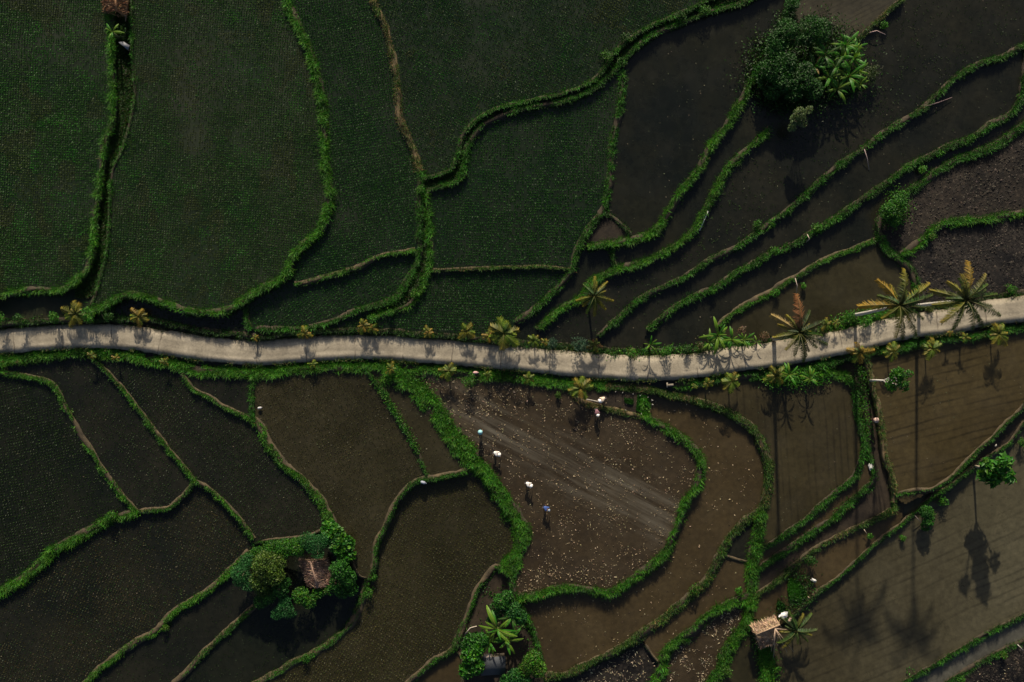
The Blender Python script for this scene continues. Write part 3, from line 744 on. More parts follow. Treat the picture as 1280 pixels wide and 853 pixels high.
V = at_np(roadP[:, 0, None] + N[:, 0, None] * offs, roadP[:, 1, None] + N[:, 1, None] * offs, zoff)
idx = (np.arange(n - 1)[:, None] * 7 + np.arange(6)[None]).ravel()
rb = Buf(); rb.add(V.reshape(-1, 3), np.stack([idx, idx + 7, idx + 8, idx + 1], 1))
rme = rb.mesh('road', road_mat()); uvl = rme.uv_layers.new(name='UVMap')
li = np.empty(len(rme.loops), np.int32); rme.loops.foreach_get('vertex_index', li)
UU = np.stack([(li // 7) * 3 / 12.0, (li % 7 - 1) / 4.0], 1); uvl.data.foreach_set('uv', UU.astype(np.float32).ravel())
tag(obj('road', rme), kind='structure')
# ------------------------------------------------------------------ plants: builders
def tri_strip_leaf(buf, pts, widths, up, col, fold=.18):
    """a long leaf: two strips either side of a midrib"""
    P = np.asarray(pts, float); n = len(P); T = np.gradient(P, axis=0); T /= np.linalg.norm(T, axis=1)[:, None] + 1e-9
    S = np.cross(T, np.asarray(up, float)); S /= np.linalg.norm(S, axis=1)[:, None] + 1e-9; U = np.cross(S, T)
    w = np.asarray(widths)[:, None]
    V = np.stack([P + S * w / 2 - U * w * fold, P, P - S * w / 2 - U * w * fold], 1).reshape(-1, 3)
    F = []
    for i in range(n - 1): F += [(i * 3, i * 3 + 3, i * 3 + 4, i * 3 + 1), (i * 3 + 1, i * 3 + 4, i * 3 + 5, i * 3 + 2)]
    buf.add(V, F, col)

def frond_mesh(name, cols, e0=50, droop=95, n=24, ll=.24, seed=0, lw=.028, tipcol=None, hang=.35):
    """one feather palm frond of horizontal reach about 1, starting at the origin along +X"""
    g = np.random.default_rng(seed); b = Buf()
    t = np.linspace(0, 1, 14); a = R(e0) - R(droop) * t ** 1.25
    dx = np.cos(a); dz = np.sin(a); x = np.concatenate([[0], np.cumsum((dx[1:] + dx[:-1]) / 2)]); z = np.concatenate([[0], np.cumsum((dz[1:] + dz[:-1]) / 2)])
    k = x.max(); x, z = x / k, z / k; y = .06 * g.normal() * t ** 2
    P = np.stack([x, y + 0 * t, z], 1); cols = np.asarray(cols, float); tc = np.asarray(tipcol if tipcol is not None else cols[-1], float)
    rc = .5 * cols[0] + .5 * np.array([.16, .14, .05])
    tube(b, P, np.linspace(.02, .004, 14), 4, rc, False)
    u = np.sort(np.concatenate([np.linspace(.16, .985, n)] * 2)); sg = np.tile([1, -1], n)
    for uu, s in zip(u, sg):
        p = np.array([np.interp(uu, t, P[:, q]) for q in range(3)]); q2 = np.array([np.interp(min(1, uu + .03), t, P[:, q]) for q in range(3)])
        f = q2 - p; f /= np.linalg.norm(f) + 1e-9
        L = ll * (.45 + .75 * math.sin(math.pi * (.12 + .8 * uu))) * g.uniform(.8, 1.15)
        d = np.array([0, s, 0]) * .85 + f * g.uniform(.45, .8) + np.array([0, 0, -hang * g.uniform(.4, 1.4)]); d /= np.linalg.norm(d)
        c = cols[g.integers(len(cols))] * g.uniform(.75, 1.25); c = c * (1 - uu ** 3) + tc * uu ** 3
        m = p + d * L * .5; e = p + d * L + np.array([0, 0, -L * .25])
        tri_strip_leaf(b, [p, m, e], [lw * .8, lw * 1.2, .004], (0, 0, 1), c, .1)
    return b.mesh(name, M_LEAF)

YEL = [(.13,.15,.016),(.085,.12,.012),(.19,.175,.018)]; ORG = [(.20,.14,.020),(.13,.12,.015),(.27,.17,.024)]
OLV = [(.06,.085,.010),(.04,.07,.008),(.085,.095,.012)]; GRN = [(.018,.065,.007),(.026,.08,.009),(.013,.05,.006)]; DGN = [(.008,.034,.005),(.011,.042,.006)]
BRN = [(.20,.09,.035),(.15,.07,.03)]; TANL = [(.26,.19,.07),(.2,.15,.06)]; LIM = [(.06,.13,.010),(.09,.15,.012)]
FR = {}
def frond(kind, var, young=False):
    key = (kind, var, young)
    if key not in FR:
        cols, tip = {'yel': (YEL, ORG[0]), 'org': (ORG, ORG[2]), 'olv': (OLV, (.2,.16,.02)), 'grn': (GRN, (.05,.08,.01)), 'dgn': (DGN, (.03,.05,.008)),
                     'brn': (BRN, BRN[0]), 'tan': (TANL, TANL[0]), 'lim': (LIM, (.14,.17,.015))}[kind]
        e0, dr = [(35, 80), (55, 110), (20, 70), (68, 100)][var % 4]
        FR[key] = frond_mesh('frond', cols, e0, dr, 22 if young else 42, .34 if young else .17, seed=hash_(kind) + var * 7, lw=.030 if young else .015, tipcol=tip, hang=.7 if young else 1.15)
    return FR[key]
def hash_(s): return sum(ord(c) * (i + 3) for i, c in enumerate(s))

def place_frond(root, loc, az_deg, reach, kind, var, young=False, tilt=0, name='frond'):
    o = obj(name, frond(kind, var, young), root)
    o.location = loc; o.rotation_euler = (0, -R(tilt), R(az_deg)); o.scale = (reach, reach, reach)
    return o

def palm(label, base, crown, h, fronds, trunk_r=.14, group=None, gz=None, trunkcol=(.30, .27, .22), hang=()):
    """coconut palm: base and crown in photo pixels, crown height h; fronds as (tip px, tip py, kind)"""
    gz = ground_z(*base) if gz is None else gz
    B = np.array(at(*base, gz)); Cc = np.array(at(*crown, h))
    root = thing('palm_tree', label, 'palm tree', tuple(B), group)
    t = np.linspace(0, 1, 12)[:, None]
    P = B + (Cc - B) * np.concatenate([t ** 1.15, t ** 1.15, t], 1)
    tb = Buf(); tube(tb, P - [0, 0, .15], trunk_r * (1.35 - .55 * t[:, 0]) * (1 + .05 * np.tile([1, -1], 6)), 9, trunkcol)
    part('trunk', tb, M_BARK, root, True)
    cb = Buf()
    for k in range(9):
        a = k * 2.4; c = Cc + [.17 * math.cos(a), .17 * math.sin(a), -.18 - .04 * (k % 3)]
        V = []; 
        for th in (0, 60, 120, 180):
            for ph in range(0, 360, 60): V.append(c + .11 * np.array([math.sin(R(th)) * math.cos(R(ph)), math.sin(R(th)) * math.sin(R(ph)), 1.2 * math.cos(R(th))]))
        cb.add(V, [(i * 6 + j, i * 6 + (j + 1) % 6, i * 6 + 6 + (j + 1) % 6, i * 6 + 6 + j) for i in range(3) for j in range(6)], (.10, .09, .02))
    part('coconut_bunch', cb, M_BARK, root, True)
    k2 = FPX / (H - h)
    for i, (tx, ty, kind) in enumerate(fronds):
        dx, dy = tx - crown[0], -(ty - crown[1]); r = math.hypot(dx, dy) / k2; az = math.degrees(math.atan2(dy, dx))
        place_frond(root, Cc - B, az, r * 1.02, kind, i, tilt=0)
    g = random.Random(int(crown[0])); rm = np.median([math.hypot(f[0] - crown[0], f[1] - crown[1]) for f in fronds]) / k2
    for i in range(9): place_frond(root, Cc - B, i * 40 + g.uniform(-18, 18), rm * g.uniform(.45, .8), g.choice(['dgn', 'grn', 'olv']), [0, 3, 1][i % 3], tilt=g.uniform(-10, 15))
    return root

def young_palm(label, px, py, r_px, kinds, n=8, group='young palms along the road', lift=.45, name='young_palm', seed=0, height=None):
    g = random.Random(int(px * 7 + py)); gz = ground_z(px, py) if height is None else height
    gz = max(gz, -.75) if abs(gz) < 1 else gz
    B = np.array([*at(px, py, gz + lift)[:2], gz]); root = thing(name, label, 'young palm', tuple(B), group)
    tb = Buf(); tube(tb, [B + [0, 0, -.1], B + [0, 0, lift * .5], B + [.02, 0, lift]], [.075, .06, .05], 7, (.14, .11, .05)); part('stem', tb, M_BARK, root, True)
    m = r_px / 12.0; a0 = g.random() * 360
    for i in range(n):
        k = kinds[i % len(kinds)]
        place_frond(root, (0, 0, lift), a0 + i * 360 / n + g.uniform(-14, 14), m * g.uniform(.55, 1.15), k, [1, 0, 3, 1][i % 4], r_px < 26, g.uniform(-12, 22))
    for i in range(2): place_frond(root, (0, 0, lift), g.random() * 360, m * .55, kinds[0], 3, r_px < 26, 20)
    return root

BAN = {}
def banana_leaf(kind, var):
    key = (kind, var)
    if key not in BAN:
        cols = {'grn': G_LUSH, 'lim': [(.095,.20,.012),(.07,.16,.010)], 'dark': [(.018,.075,.009),(.026,.09,.010)], 'brn': TANL}[kind]
        g = np.random.default_rng(400 + var * 3 + hash_(kind)); b = Buf(); t = np.linspace(0, 1, 9)
        a = R([58, 40, 70][var % 3]) - R([105, 95, 120][var % 3]) * t; x = np.concatenate([[0], np.cumsum(np.cos(a))[:-1]]); z = np.concatenate([[0], np.cumsum(np.sin(a))[:-1]])
        k = x.max(); P = np.stack([x / k, .05 * g.normal() * t ** 2, z / k], 1)
        w = .165 * np.clip(np.sin(np.pi * np.clip((t - .1) / .92, 0, 1)), .02, 1) ** .6; w[:1] = .03
        tri_strip_leaf(b, P, w, (0, 0, 1), np.asarray(cols[0]) * g.uniform(.85, 1.15), .16)
        tube(b, P, np.linspace(.016, .004, 9), 4, (.16, .18, .05), False)
        BAN[key] = b.mesh('leaf', M_LEAF)
    return BAN[key]

def banana(label, px, py, r_px, kinds, n=11, h=1.6, group='banana plants', az0=None, z0=None, spread=360, lean=0):
    g = random.Random(int(px * 3 + py * 11)); gz = ground_z(px, py) if z0 is None else z0
    c = np.array(at(px, py, gz + h)); B = np.array([c[0] + g.uniform(-.15, .15), c[1] + g.uniform(-.15, .15), gz])
    root = thing('banana_plant', label, 'banana plant', tuple(B), group)
    tb = Buf(); tube(tb, [B + [0, 0, -.1], (B + c) / 2, c], [.13, .11, .07], 8, (.10, .12, .04)); part('stem', tb, M_BARK, root, True)
    m = r_px / 12.0; a0 = g.random() * 360 if az0 is None else az0
    for i in range(n):
        o = obj('leaf', banana_leaf(kinds[i % len(kinds)], i % 3), root); o.location = c - B + np.array([0, 0, -.05 * (i % 3)])
        s = m * g.uniform(.55, 1.2); o.scale = (s, s, s); o.rotation_euler = (0, -R(g.uniform(-25, 38)), R(a0 + i * spread / n + g.uniform(-28, 28)))
    return root

def crown_leaves(buf, lobes, n, L, cols, flat=.55, aspect=.5, gap=.36):
    """lobes: world centre and radius; leaves gather in clumps through the outer part of each lobe"""
    Ls = np.array([[*c, r] for c, r in lobes]); wgt = Ls[:, 3] ** 2; k = RNG.choice(len(Ls), n * 2, p=wgt / wgt.sum())
    d = unit_dirs(n * 2, .35); rad = .45 + .6 * RNG.random(n * 2) ** .6
    p = Ls[k, :3] + d * (Ls[k, 3] * rad)[:, None] * [1, 1, flat + .15]
    cl = fbm(p[:, 0] * 1.6 + 3 * p[:, 2], p[:, 1] * 1.6 + 2 * p[:, 2], 501, 2)
    keep = np.where(cl > gap)[0][:n]
    p, d = p[keep], d[keep]; N_ = len(p)
    u = d * [1, 1, .3] + .8 * RNG.normal(size=(N_, 3)) * [1, 1, .5]; nrm = d * .5 + [0, 0, .9] + .5 * RNG.normal(size=(N_, 3))
    C = palette(N_, cols) * (.7 + .6 * fbm(p[:, 0] * .9, p[:, 1] * .9, 511, 2))[:, None]
    ln = L * RNG.uniform(.7, 1.3, N_); leafcards(buf, p - u / (np.linalg.norm(u, axis=1)[:, None]) * ln[:, None] * .4, u, nrm, ln, ln * aspect, C)

def tree(name, label, cat, base, lobes, n, L, cols, group=None, tr=.14, trunkcol=(.16, .12, .08), gz=None, aspect=.5, flat=.6, gap=.36, stub=None):
    """lobes as (px, py, radius px, height); trunk forks to every lobe"""
    gz = ground_z(*base) if gz is None else gz
    B = np.array(at(*base, gz)); root = thing(name, label, cat, tuple(B), group)
    W = [(np.array(at(px, py, gz + hh)), r / 12.0 * (H - gz - hh) / H) for px, py, r, hh in lobes]
    tb = Buf(); mean = sum(w[0] for w in W) / len(W); fork = B + (mean - B) * .5
    tube(tb, [B + [0, 0, -.15], B + (fork - B) * .5 + [.04, .03, 0], fork], [tr * 1.25, tr, tr * .8], 8, trunkcol)
    for c, r in W:
        m = (fork + c) / 2 + [0, 0, -.1]; tube(tb, [fork, m, c], [tr * .6, tr * .4, tr * .18], 6, trunkcol, False)
        for q in range(3):
            d = unit_dirs(1, .6)[0]; tube(tb, [m, c + d * r * .7], [tr * .25, tr * .08], 5, trunkcol, False)
    part('trunk', tb, M_BARK, root, True)
    cb = Buf(); crown_leaves(cb, W, n, L, cols, flat, aspect, gap); part('crown', cb, M_LEAF, root)
    return root

def shrub(label, px, py, r_px, cols, n=260, L=.16, name='shrub', cat='shrub', group=None, aspect=.5, tall=1.0, gz=None):
    gz = ground_z(px, py) if gz is None else gz; r = r_px / 12.0
    g = random.Random(int(px + 13 * py)); B = np.array(at(px, py, gz)); root = thing(name, label, cat, tuple(B), group)
    lob = [(B + [g.uniform(-.45, .45) * r, g.uniform(-.45, .45) * r, r * tall * g.uniform(.4, 1.15)], r * g.uniform(.45, .65)) for _ in range(6)] + [(B + [0, 0, r * .8 * tall], r * .65)]
    tb = Buf()
    for c, q in lob: tube(tb, [B + [0, 0, -.08], (B + c) / 2, c], [.035, .025, .01], 5, (.12, .09, .05), False)
    part('stem', tb, M_BARK, root)
    cb = Buf(); crown_leaves(cb, lob, n, L, cols, .7, aspect, .3); part('foliage', cb, M_LEAF, root)
    return root

# ------------------------------------------------------------------ tall palms by the road
palm('tall coconut palm over the road with orange outer fronds, left of the orange-topped one', (1068,394), (1124,382), 14.6,
     [(1099,349,'org'),(1128,337,'olv'),(1166,354,'yel'),(1160,372,'grn'),(1104,384,'grn'),(1072,380,'org'),(1149,419,'grn'),(1109,420,'olv'),(1156,386,'dgn'),(1146,362,'grn'),(1113,356,'yel'),(1098,398,'olv'),(1128,424,'dgn'),(1152,400,'grn'),(1134,352,'dgn'),(1094,368,'grn')],
     gz=-.1, group='tall palms beside the road', trunkcol=(.48,.46,.42))
palm('tall coconut palm with dark green fronds and an orange top, nearest the right edge', (1148,382), (1207,375), 15.4,
     [(1214,328,'org'),(1183,352,'yel'),(1166,364,'olv'),(1228,346,'olv'),(1246,366,'grn'),(1247,397,'dgn'),(1231,410,'dgn'),(1212,412,'dgn'),(1192,412,'grn'),(1174,402,'yel'),(1170,384,'olv'),(1198,344,'olv'),(1240,384,'dgn'),(1222,402,'grn'),(1237,354,'grn'),(1205,350,'dgn')],
     gz=-.1, group='tall palms beside the road', trunkcol=(.48,.46,.42))
palm('tall palm with tan fronds and one upright red-brown dead frond at the road edge', (967,424), (999,416), 10.8,
     [(965,394,'tan'),(966,423,'olv'),(974,406,'yel'),(978,436,'olv'),(1008,446,'dgn'),(1002,452,'dgn'),(1030,420,'grn'),(1026,400,'dgn'),(1014,389,'dgn'),(992,369,'brn'),(1022,436,'grn'),(988,444,'dgn'),(1034,432,'dgn'),(982,394,'olv'),(1012,440,'dgn')],
     gz=-.1, group='tall palms beside the road', trunk_r=.17)
palm('small palm with olive fronds standing in the dark flooded field above the road', (735,380), (743,370), 3.3,
     [(742,346,'olv'),(720,376,'yel'),(760,352,'yel'),(765,378,'olv'),(745,395,'olv'),(733,392,'grn'),(756,388,'olv'),(727,358,'grn'),(757,364,'olv'),(750,380,'lim'),(730,384,'olv')],
     trunk_r=.1)
# ------------------------------------------------------------------ young palms and plants along the road
YP = [
 (95,393,15,['olv','yel','olv','lim'],10,'bushy yellow-green young palm at the left end of the road, largest there'),
 (174,396,11,['yel','olv','org'],8,'young palm with yellow and orange fronds beside the curving left part of the road'),
 (319,423,5,['org'],6,'tiny orange palm seedling at the upper road edge below the green strip field'),
 (381,417,9,['yel','org','olv'],7,'low orange-yellow young palm on the upper verge, left of the bright pair'),
 (454,407,10,['org','yel','olv'],8,'yellow-fringed young palm at the foot of the ditch, left half of the bright pair'),
 (466,411,7,['org','yel'],7,'bright orange young palm at the foot of the ditch, right half of the pair'),
 (536,416,8,['org','olv','yel'],6,'small three-fronded orange palm on the bare upper verge'),
 (583,414,11,['yel','olv','yel'],8,'dull yellow young palm left of the big spreading one'),
 (630,417,22,['lim','olv','grn','yel'],13,'big spreading young palm with lime and gold fronds, hanging over the road'),
 (611,420,9,['org','yel'],6,'orange-leaved young palm tucked against the big spreading one'),
 (668,426,9,['lim','yel'],7,'lime-yellow young palm left of the two blue-green shrubs'),
 (681,428,6,['yel','org'],6,'small yellow palm seedling touching the first blue-green shrub'),
 (743,431,9,['olv','brn'],7,'brownish-olive young palm right of the larger blue-green shrub'),
 (391,456,6,['lim','yel'],6,'little lime-green palm on the dry lower verge above the brown paddy'),
 (489,461,8,['yel','olv','lim'],7,'yellow-tipped young palm where two banks meet under the road'),
 (561,464,11,['olv','yel','lim'],9,'olive and yellow young palm at the head of the ploughed field'),
 (610,469,6,['lim','olv'],7,'lime palm seedling on the lower verge right of the green shrub'),
 (661,473,8,['lim','olv'],8,'leafy lime-olive young palm on the lower verge above the straw-strewn mud'),
 (725,486,14,['yel','org','lim','olv'],10,'golden young palm with a lime heart at the corner of the small enclosed plot'),
 (884,480,7,['yel'],6,'pale yellow star-shaped palm seedling right of the concrete culvert'),
 (868,483,4,['lim'],6,'tiny lime palm seedling next to the concrete culvert'),
 (914,476,14,['yel','lim','lim','olv'],10,'lime and gold young palm leaning over the raked paddy'),
 (970,470,14,['olv','lim','yel'],10,'dense olive young palm on the lower verge below the red-brown frond'),
 (1075,441,14,['org','grn','org','yel'],8,'young palm with long orange fronds at the top of the straw-covered bank'),
 (1116,440,11,['olv','lim','yel'],9,'olive young palm between the straw bank and the white-trunked tree'),
 (1164,436,14,['yel','yel','lim'],9,'yellow star-shaped young palm casting a palm shadow on the levelled paddy'),
 (1206,422,6,['yel','lim'],6,'small yellow palm seedling on the lower verge below the tallest palm'),
 (1187,416,5,['org'],6,'rusty orange palm seedling at the lower road edge below the tallest palm'),
 (1247,418,14,['yel','lim','olv'],9,'yellow-green young palm nearest the right end of the lower verge'),
 (115,445,6,['yel'],6,'small pale yellow palm seedling on the lower verge under the bushy palm'),
 (145,448,5,['org','yel'],5,'orange palm seedling on the lower verge, a step right of the pale one'),
 (1033,406,8,['yel','yel','lim'],7,'yellow-flowered young palm, left of two on the leafy verge by the tall palms'),
 (1045,404,6,['yel'],6,'small yellow young palm, right of two on the leafy verge by the tall palms'),
 (206,453,6,['olv','yel'],7,'olive palm seedling in the long grass below the left road bend'),
]
def verge_z(px, py):
    j, i = lab_at(np.array([px]), np.array([py])); return max(-.35, float(LEVEL[label[j, i]][0])) if py > 400 else float(LEVEL[label[j, i]][0]) 
for px, py, r, kinds, n, lb in YP: young_palm(lb, px, py, r * 1.05, ([k for k in kinds] + ['lim', 'olv', 'grn'])[:max(3, len(kinds) + 1)], n + 3, lift=(.75 if py < 445 and not (px > 1050 and py > 412) else .55) + r * .04, height=-.12 if py < 445 and px > 300 else -.3)
BLU = [(.03,.075,.04),(.04,.09,.05),(.025,.06,.03)]
SH = [
 (692,428,9,BLU,'small round blue-green shrub at the upper road edge'),
 (724,431,13,BLU,'large round blue-green shrub at the upper road edge'),
 (588,476,11,G_LUSH,'bright green shrub on the lower verge beside the pink sack'),
 (8,398,9,G_LUSH,'low green shrub at the far left end of the upper verge'),
 (32,399,9,G_MID,'dark green low shrub, second from the left end of the upper verge'),
 (72,396,9,G_LUSH,'rounded green shrub just left of the bushy yellow palm'),
 (118,394,11,G_LUSH,'spreading green shrub just right of the bushy yellow palm'),
 (140,398,8,G_MID,'dark shrub between the dry stalk and the yellow-orange palm'),
 (787,441,10,G_LUSH+OLV,'olive-green shrub left of the star-leaved banana plant'),
 (832,438,9,G_LUSH,'leafy green shrub right of the star-leaved banana plant'),
 (858,436,7,G_MID,'low dark shrub midway between the banana plants'),
 (875,433,7,[(.1,.09,.03),(.06,.07,.015)],'withered olive shrub left of the big banana clump'),
 (955,421,7,[(.15,.08,.05),(.1,.08,.03)],'brownish-pink withered shrub right of the banana clump'),
 (927,414,6,[(.15,.09,.06),(.08,.07,.03)],'dusty pink withered shrub behind the banana clump'),
 (1060,398,11,G_LUSH,'bright green shrub under the left tall palm trunk'),
 (1080,402,12,G_LUSH,'broad green shrub along the road below the left tall palm trunk'),
 (1098,392,11,G_LUSH,'green shrub under the orange frond of the left tall palm'),
 (1026,414,8,G_MID+OLV,'olive shrub between the dead-frond palm and the yellow palms'),
 (1160,384,8,OLV,'olive shrub between the two tall palms'),
 (1262,362,8,G_LUSH,'green shrub on the upper verge right of the tallest palm'),
 (1003,357,5,G_LUSH,'small round green shrub beside the bent twig above the dead-frond palm'),
 (970,366,6,G_LUSH,'neat round green shrub on the thin bank left of the bent twig'),
 (1104,33,6,G_LUSH,'round green shrub on the furrowed corner plot by pinkish sticks'),
 (1213,173,6,G_LUSH,'round pale green shrub, right of two on the long upper bank'),
 (1173,193,6,G_LUSH,'round green shrub, left of two on the long upper bank'),
 (965,282,5,G_LUSH,'little green shrub where the long bank passes the weedy water'),
 (1020,285,8,G_LUSH,'bushy green tuft on the middle bank right of the pinkish twig'),
 (967,315,8,G_LUSH,'bushy green tuft on the middle bank left of the pinkish twig'),
 (945,281,7,G_LUSH,'green tuft at the edge of the weedy water'),
 (890,362,7,G_LUSH,'bright green tuft on the bank above the banana clump'),
 (1162,297,7,G_LUSH+OLV,'round olive-green shrub at the head of the thick grass strip'),
 (1151,213,7,G_LUSH,'green tuft where the two upper right banks come close'),
 (757,70,9,G_MID+G_LUSH,'rounded green shrub at the bend of the upper double bank'),
 (776,80,8,G_MID,'dark green shrub at the corner of the dark flooded field'),
 (780,50,9,G_MID,'dark shrub on the double bank below the top field'),
 (880,14,10,G_MID+G_LUSH,'wide green shrub at the upper right end of the double bank'),
 (850,22,8,G_MID,'low dark shrub on the double bank left of the wide one'),
 (383,52,7,G_LUSH,'tall grass tussock on the long left bank, highest of three'),
 (402,128,7,G_LUSH,'tall grass tussock on the long left bank, middle of three'),
 (405,152,7,G_LUSH,'tall grass tussock on the long left bank, lowest of three'),
 (415,243,7,G_LUSH,'tussock on the outer bend of the long left bank'),
 (362,342,8,G_LUSH,'lush tussock where the tan-rimmed bank leaves the long left bank'),
 (120,288,8,G_LUSH,'leafy tussock halfway down the dark ditch'),
 (527,238,8,G_LUSH,'leafy shrub where the brown bank meets the double bank'),
 (519,367,7,G_LUSH+[(.09,.16,.02)],'pale green leafy tuft on the ditch bank above the bright palms'),
 (489,391,7,G_LUSH,'leafy tuft on the ditch bank left of the pale one'),
 (466,400,7,G_LUSH,'green shrub behind the bright orange palm'),
 (1130,466,0,[], ''),
 (390,420,0,[], ''),
 (866,735,8,G_LUSH+OLV,'yellow-green shrub on the bank between two brown canals'),
 (922,737,7,G_LUSH,'small leafy shrub in the brown strip left of the straw hut'),
 (886,808,0,[], ''),
 (907,838,8,[(.05,.13,.01),(.03,.09,.006)],'bright round shrub near the bottom edge left of the straw hut'),
 (972,837,5,G_LUSH,'tiny green shrub in the mud below the straw hut'),
 (1176,626,8,G_LUSH,'round green shrub on the path, upper of two left of the broad-leaved tree'),
 (1160,640,8,G_LUSH,'round green shrub on the path, lower of two left of the broad-leaved tree'),
 (1275,553,8,G_LUSH,'green shrub at the right edge beside the dry path'),
 (1160,650,7,G_MID,'dark green shrub at the water edge under the two round ones'),
 (1128,673,5,G_LUSH,'small green shrub leaning over the large pond from the path'),
 (1086,669,5,G_LUSH,'small green shrub among sticks on the olive bank'),
 (1011,700,9,G_MID,'dark leafy shrub behind the bright seedling bed'),
 (697,494,5,[(.05,.12,.012)],'lone pale green weed bush in the ploughed mud'),
 (1252,818,7,G_LUSH+OLV,'yellow-green shrub at the bottom right beyond the grey canal'),
 (1200,849,6,G_LUSH,'green shrub at the bottom edge beside the grey canal'),
 (467,720,7,G_LUSH,'leafy tuft where the small tan bank meets the long one'),
 (462,740,8,G_MID+G_LUSH,'dark leafy tuft below the small tan bank'),
 (383,822,7,G_LUSH,'light green tuft near the bottom on the long winding bank'),
 (140,644,9,G_LUSH,'broad green weed clump at the end of the thick lower left bank'),
 (208,785,6,G_LUSH+OLV,'yellow-green tuft on the diagonal lower left bank'),
]
for px, py, r, cols, lb in SH:
    if r: shrub(lb, px, py, r, cols, int(60 + r * 26), .11 + r * .006, gz=max(ground_z(px, py), -.25) if 380 < py < 490 else ground_z(px, py) + .1, tall=1.9 if 380 < py < 445 and px < 880 else 1.0)
banana('lime star-leaved banana plant at the upper road edge', 812, 431, 15, ['lim','grn'], 7, 1.2, 'banana plants by the road', z0=-.2)
banana('largest glossy green banana plant in the clump above the road', 897, 419, 21, ['lim','lim','grn'], 15, 1.2, 'banana plants by the road', z0=-.3)
banana('low banana plant at the left foot of the roadside clump', 887, 428, 15, ['lim','grn'], 11, .9, 'banana plants by the road', z0=-.3)
banana('banana plant in the middle of the roadside clump, beside the largest', 914, 425, 16, ['lim','grn'], 11, 1.0, 'banana plants by the road', z0=-.3)
banana('small banana plant at the right end of the roadside clump', 929, 425, 14, ['lim','grn'], 10, .9, 'banana plants by the road', z0=-.3)
banana('small banana plant standing apart at right near the withered shrub', 946, 428, 8, ['lim','grn'], 6, .7, 'banana plants by the road', z0=-.3)

banana('leafy banana plant on the lower verge, left of two above the raked paddy', 986, 469, 15, ['grn','lim'], 11, 1.5, 'banana plants by the road', z0=-.5)
banana('leafy banana plant on the lower verge, right of two above the raked paddy', 1012, 473, 15, ['lim','grn'], 11, 1.3, 'banana plants by the road', z0=-.5)
# leafy undergrowth in long strips beside the road
ug = Buf()
def strip_leaves(path, w, n, cols, L, z):
    P = resample(path, 2.0); k = RNG.integers(0, len(P), n); q = P[k] + RNG.normal(0, w / 2.4, (n, 2))
    hh = .05 + .5 * fbm(q[:, 0] / 8, q[:, 1] / 8, 601) * RNG.random(n)
    leafcards(ug, at_np(q[:, 0], q[:, 1], z + hh), unit_dirs(n) * [1, 1, .4], unit_dirs(n, 1.3), RNG.uniform(.5, 1.2, n) * L, RNG.uniform(.25, .6, n) * L, palette(n, cols))
strip_leaves([(1035,410),(1060,402),(1090,394),(1116,388)], 13, 1500, G_LUSH, .26, -.25)
strip_leaves([(962,474),(990,474),(1015,468),(1032,470)], 15, 1700, G_LUSH, .25, -.45)
strip_leaves([(490,470),(520,476),(540,500),(566,540),(590,572)], 12, 1700, G_LUSH, .24, -.35)
strip_leaves([(640,432),(690,434),(730,438)], 6, 500, G_MID + OLV, .2, -.2)
strip_leaves([(320,420),(400,414),(480,414),(560,419),(620,426)], 6, 1100, G_MID + OLV, .2, -.2)
strip_leaves([(0,399),(60,398),(130,396),(160,399)], 8, 1000, G_MID + G_LUSH, .22, .0)
strip_leaves([(745,440),(775,442),(820,439),(870,435),(940,428)], 8, 1700, G_MID + G_LUSH, .22, -.2)
strip_leaves([(1120,245),(1124,262),(1112,275)], 18, 1300, G_LUSH, .22, -.4)
strip_leaves([(1075,460),(1078,480),(1080,510),(1086,545)], 9, 900, G_MID + G_LUSH, .22, -.9)
strip_leaves([(466,475),(484,500),(500,524),(514,548),(522,565)], 6, 700, G_LUSH + [(.06,.12,.03)], .22, -.3)
strip_leaves([(650,760),(660,800),(672,835)], 22, 2600, G_LUSH + G_MID, .26, -1.6)
strip_leaves([(585,770),(590,800),(588,840)], 18, 2200, G_MID + G_LUSH, .26, -1.6)
strip_leaves([(607,745),(635,752),(645,770)], 20, 1600, G_MID, .26, -1.6)
strip_leaves([(950,800),(962,835),(960,853)], 14, 1300, G_LUSH, .24, -1.6)
strip_leaves([(985,715),(1008,725),(1004,750),(975,765)], 16, 1000, G_MID + G_DARK, .24, -1.3)
strip_leaves([(330,680),(370,678),(420,668)], 14, 1200, G_MID + G_LUSH, .24, -1.3)
strip_leaves([(150,20),(158,40),(160,60)], 16, 1000, G_DARK + G_MID, .24, .4)
strip_leaves([(975,20),(986,40),(968,70)], 14, 900, G_MID, .24, .1)
for nm, n_, reg in (('F1b', 26000, lambda x, y: (y < 372) & (x > 95)), ('E12', 6000, None), ('D12', 3500, None)):
    x_, y_, z_ = scatter([nm], n_, 641, .3, 12, reg); m_ = len(x_)
    blades(ug, at_np(x_, y_, z_), RNG.random(m_) * 6.28, RNG.uniform(.12, .34, m_), RNG.uniform(.3, .9, m_), RNG.uniform(.03, .07, m_), palette(m_, G_MID + G_DARK + [(.05, .035, .015)]))
strip_leaves([(955,70),(975,60),(1000,50),(1030,45),(1050,60)], 34, 5200, G_MID + G_DARK, .28, .5)
strip_leaves([(950,95),(980,90),(1010,95),(1040,95),(1066,92)], 42, 7600, G_MID + G_DARK, .28, .5)
strip_leaves([(960,118),(990,122),(1010,128)], 26, 2600, G_DARK + G_MID[:1], .28, .3)
Tr, Nr = normals2(roadP)
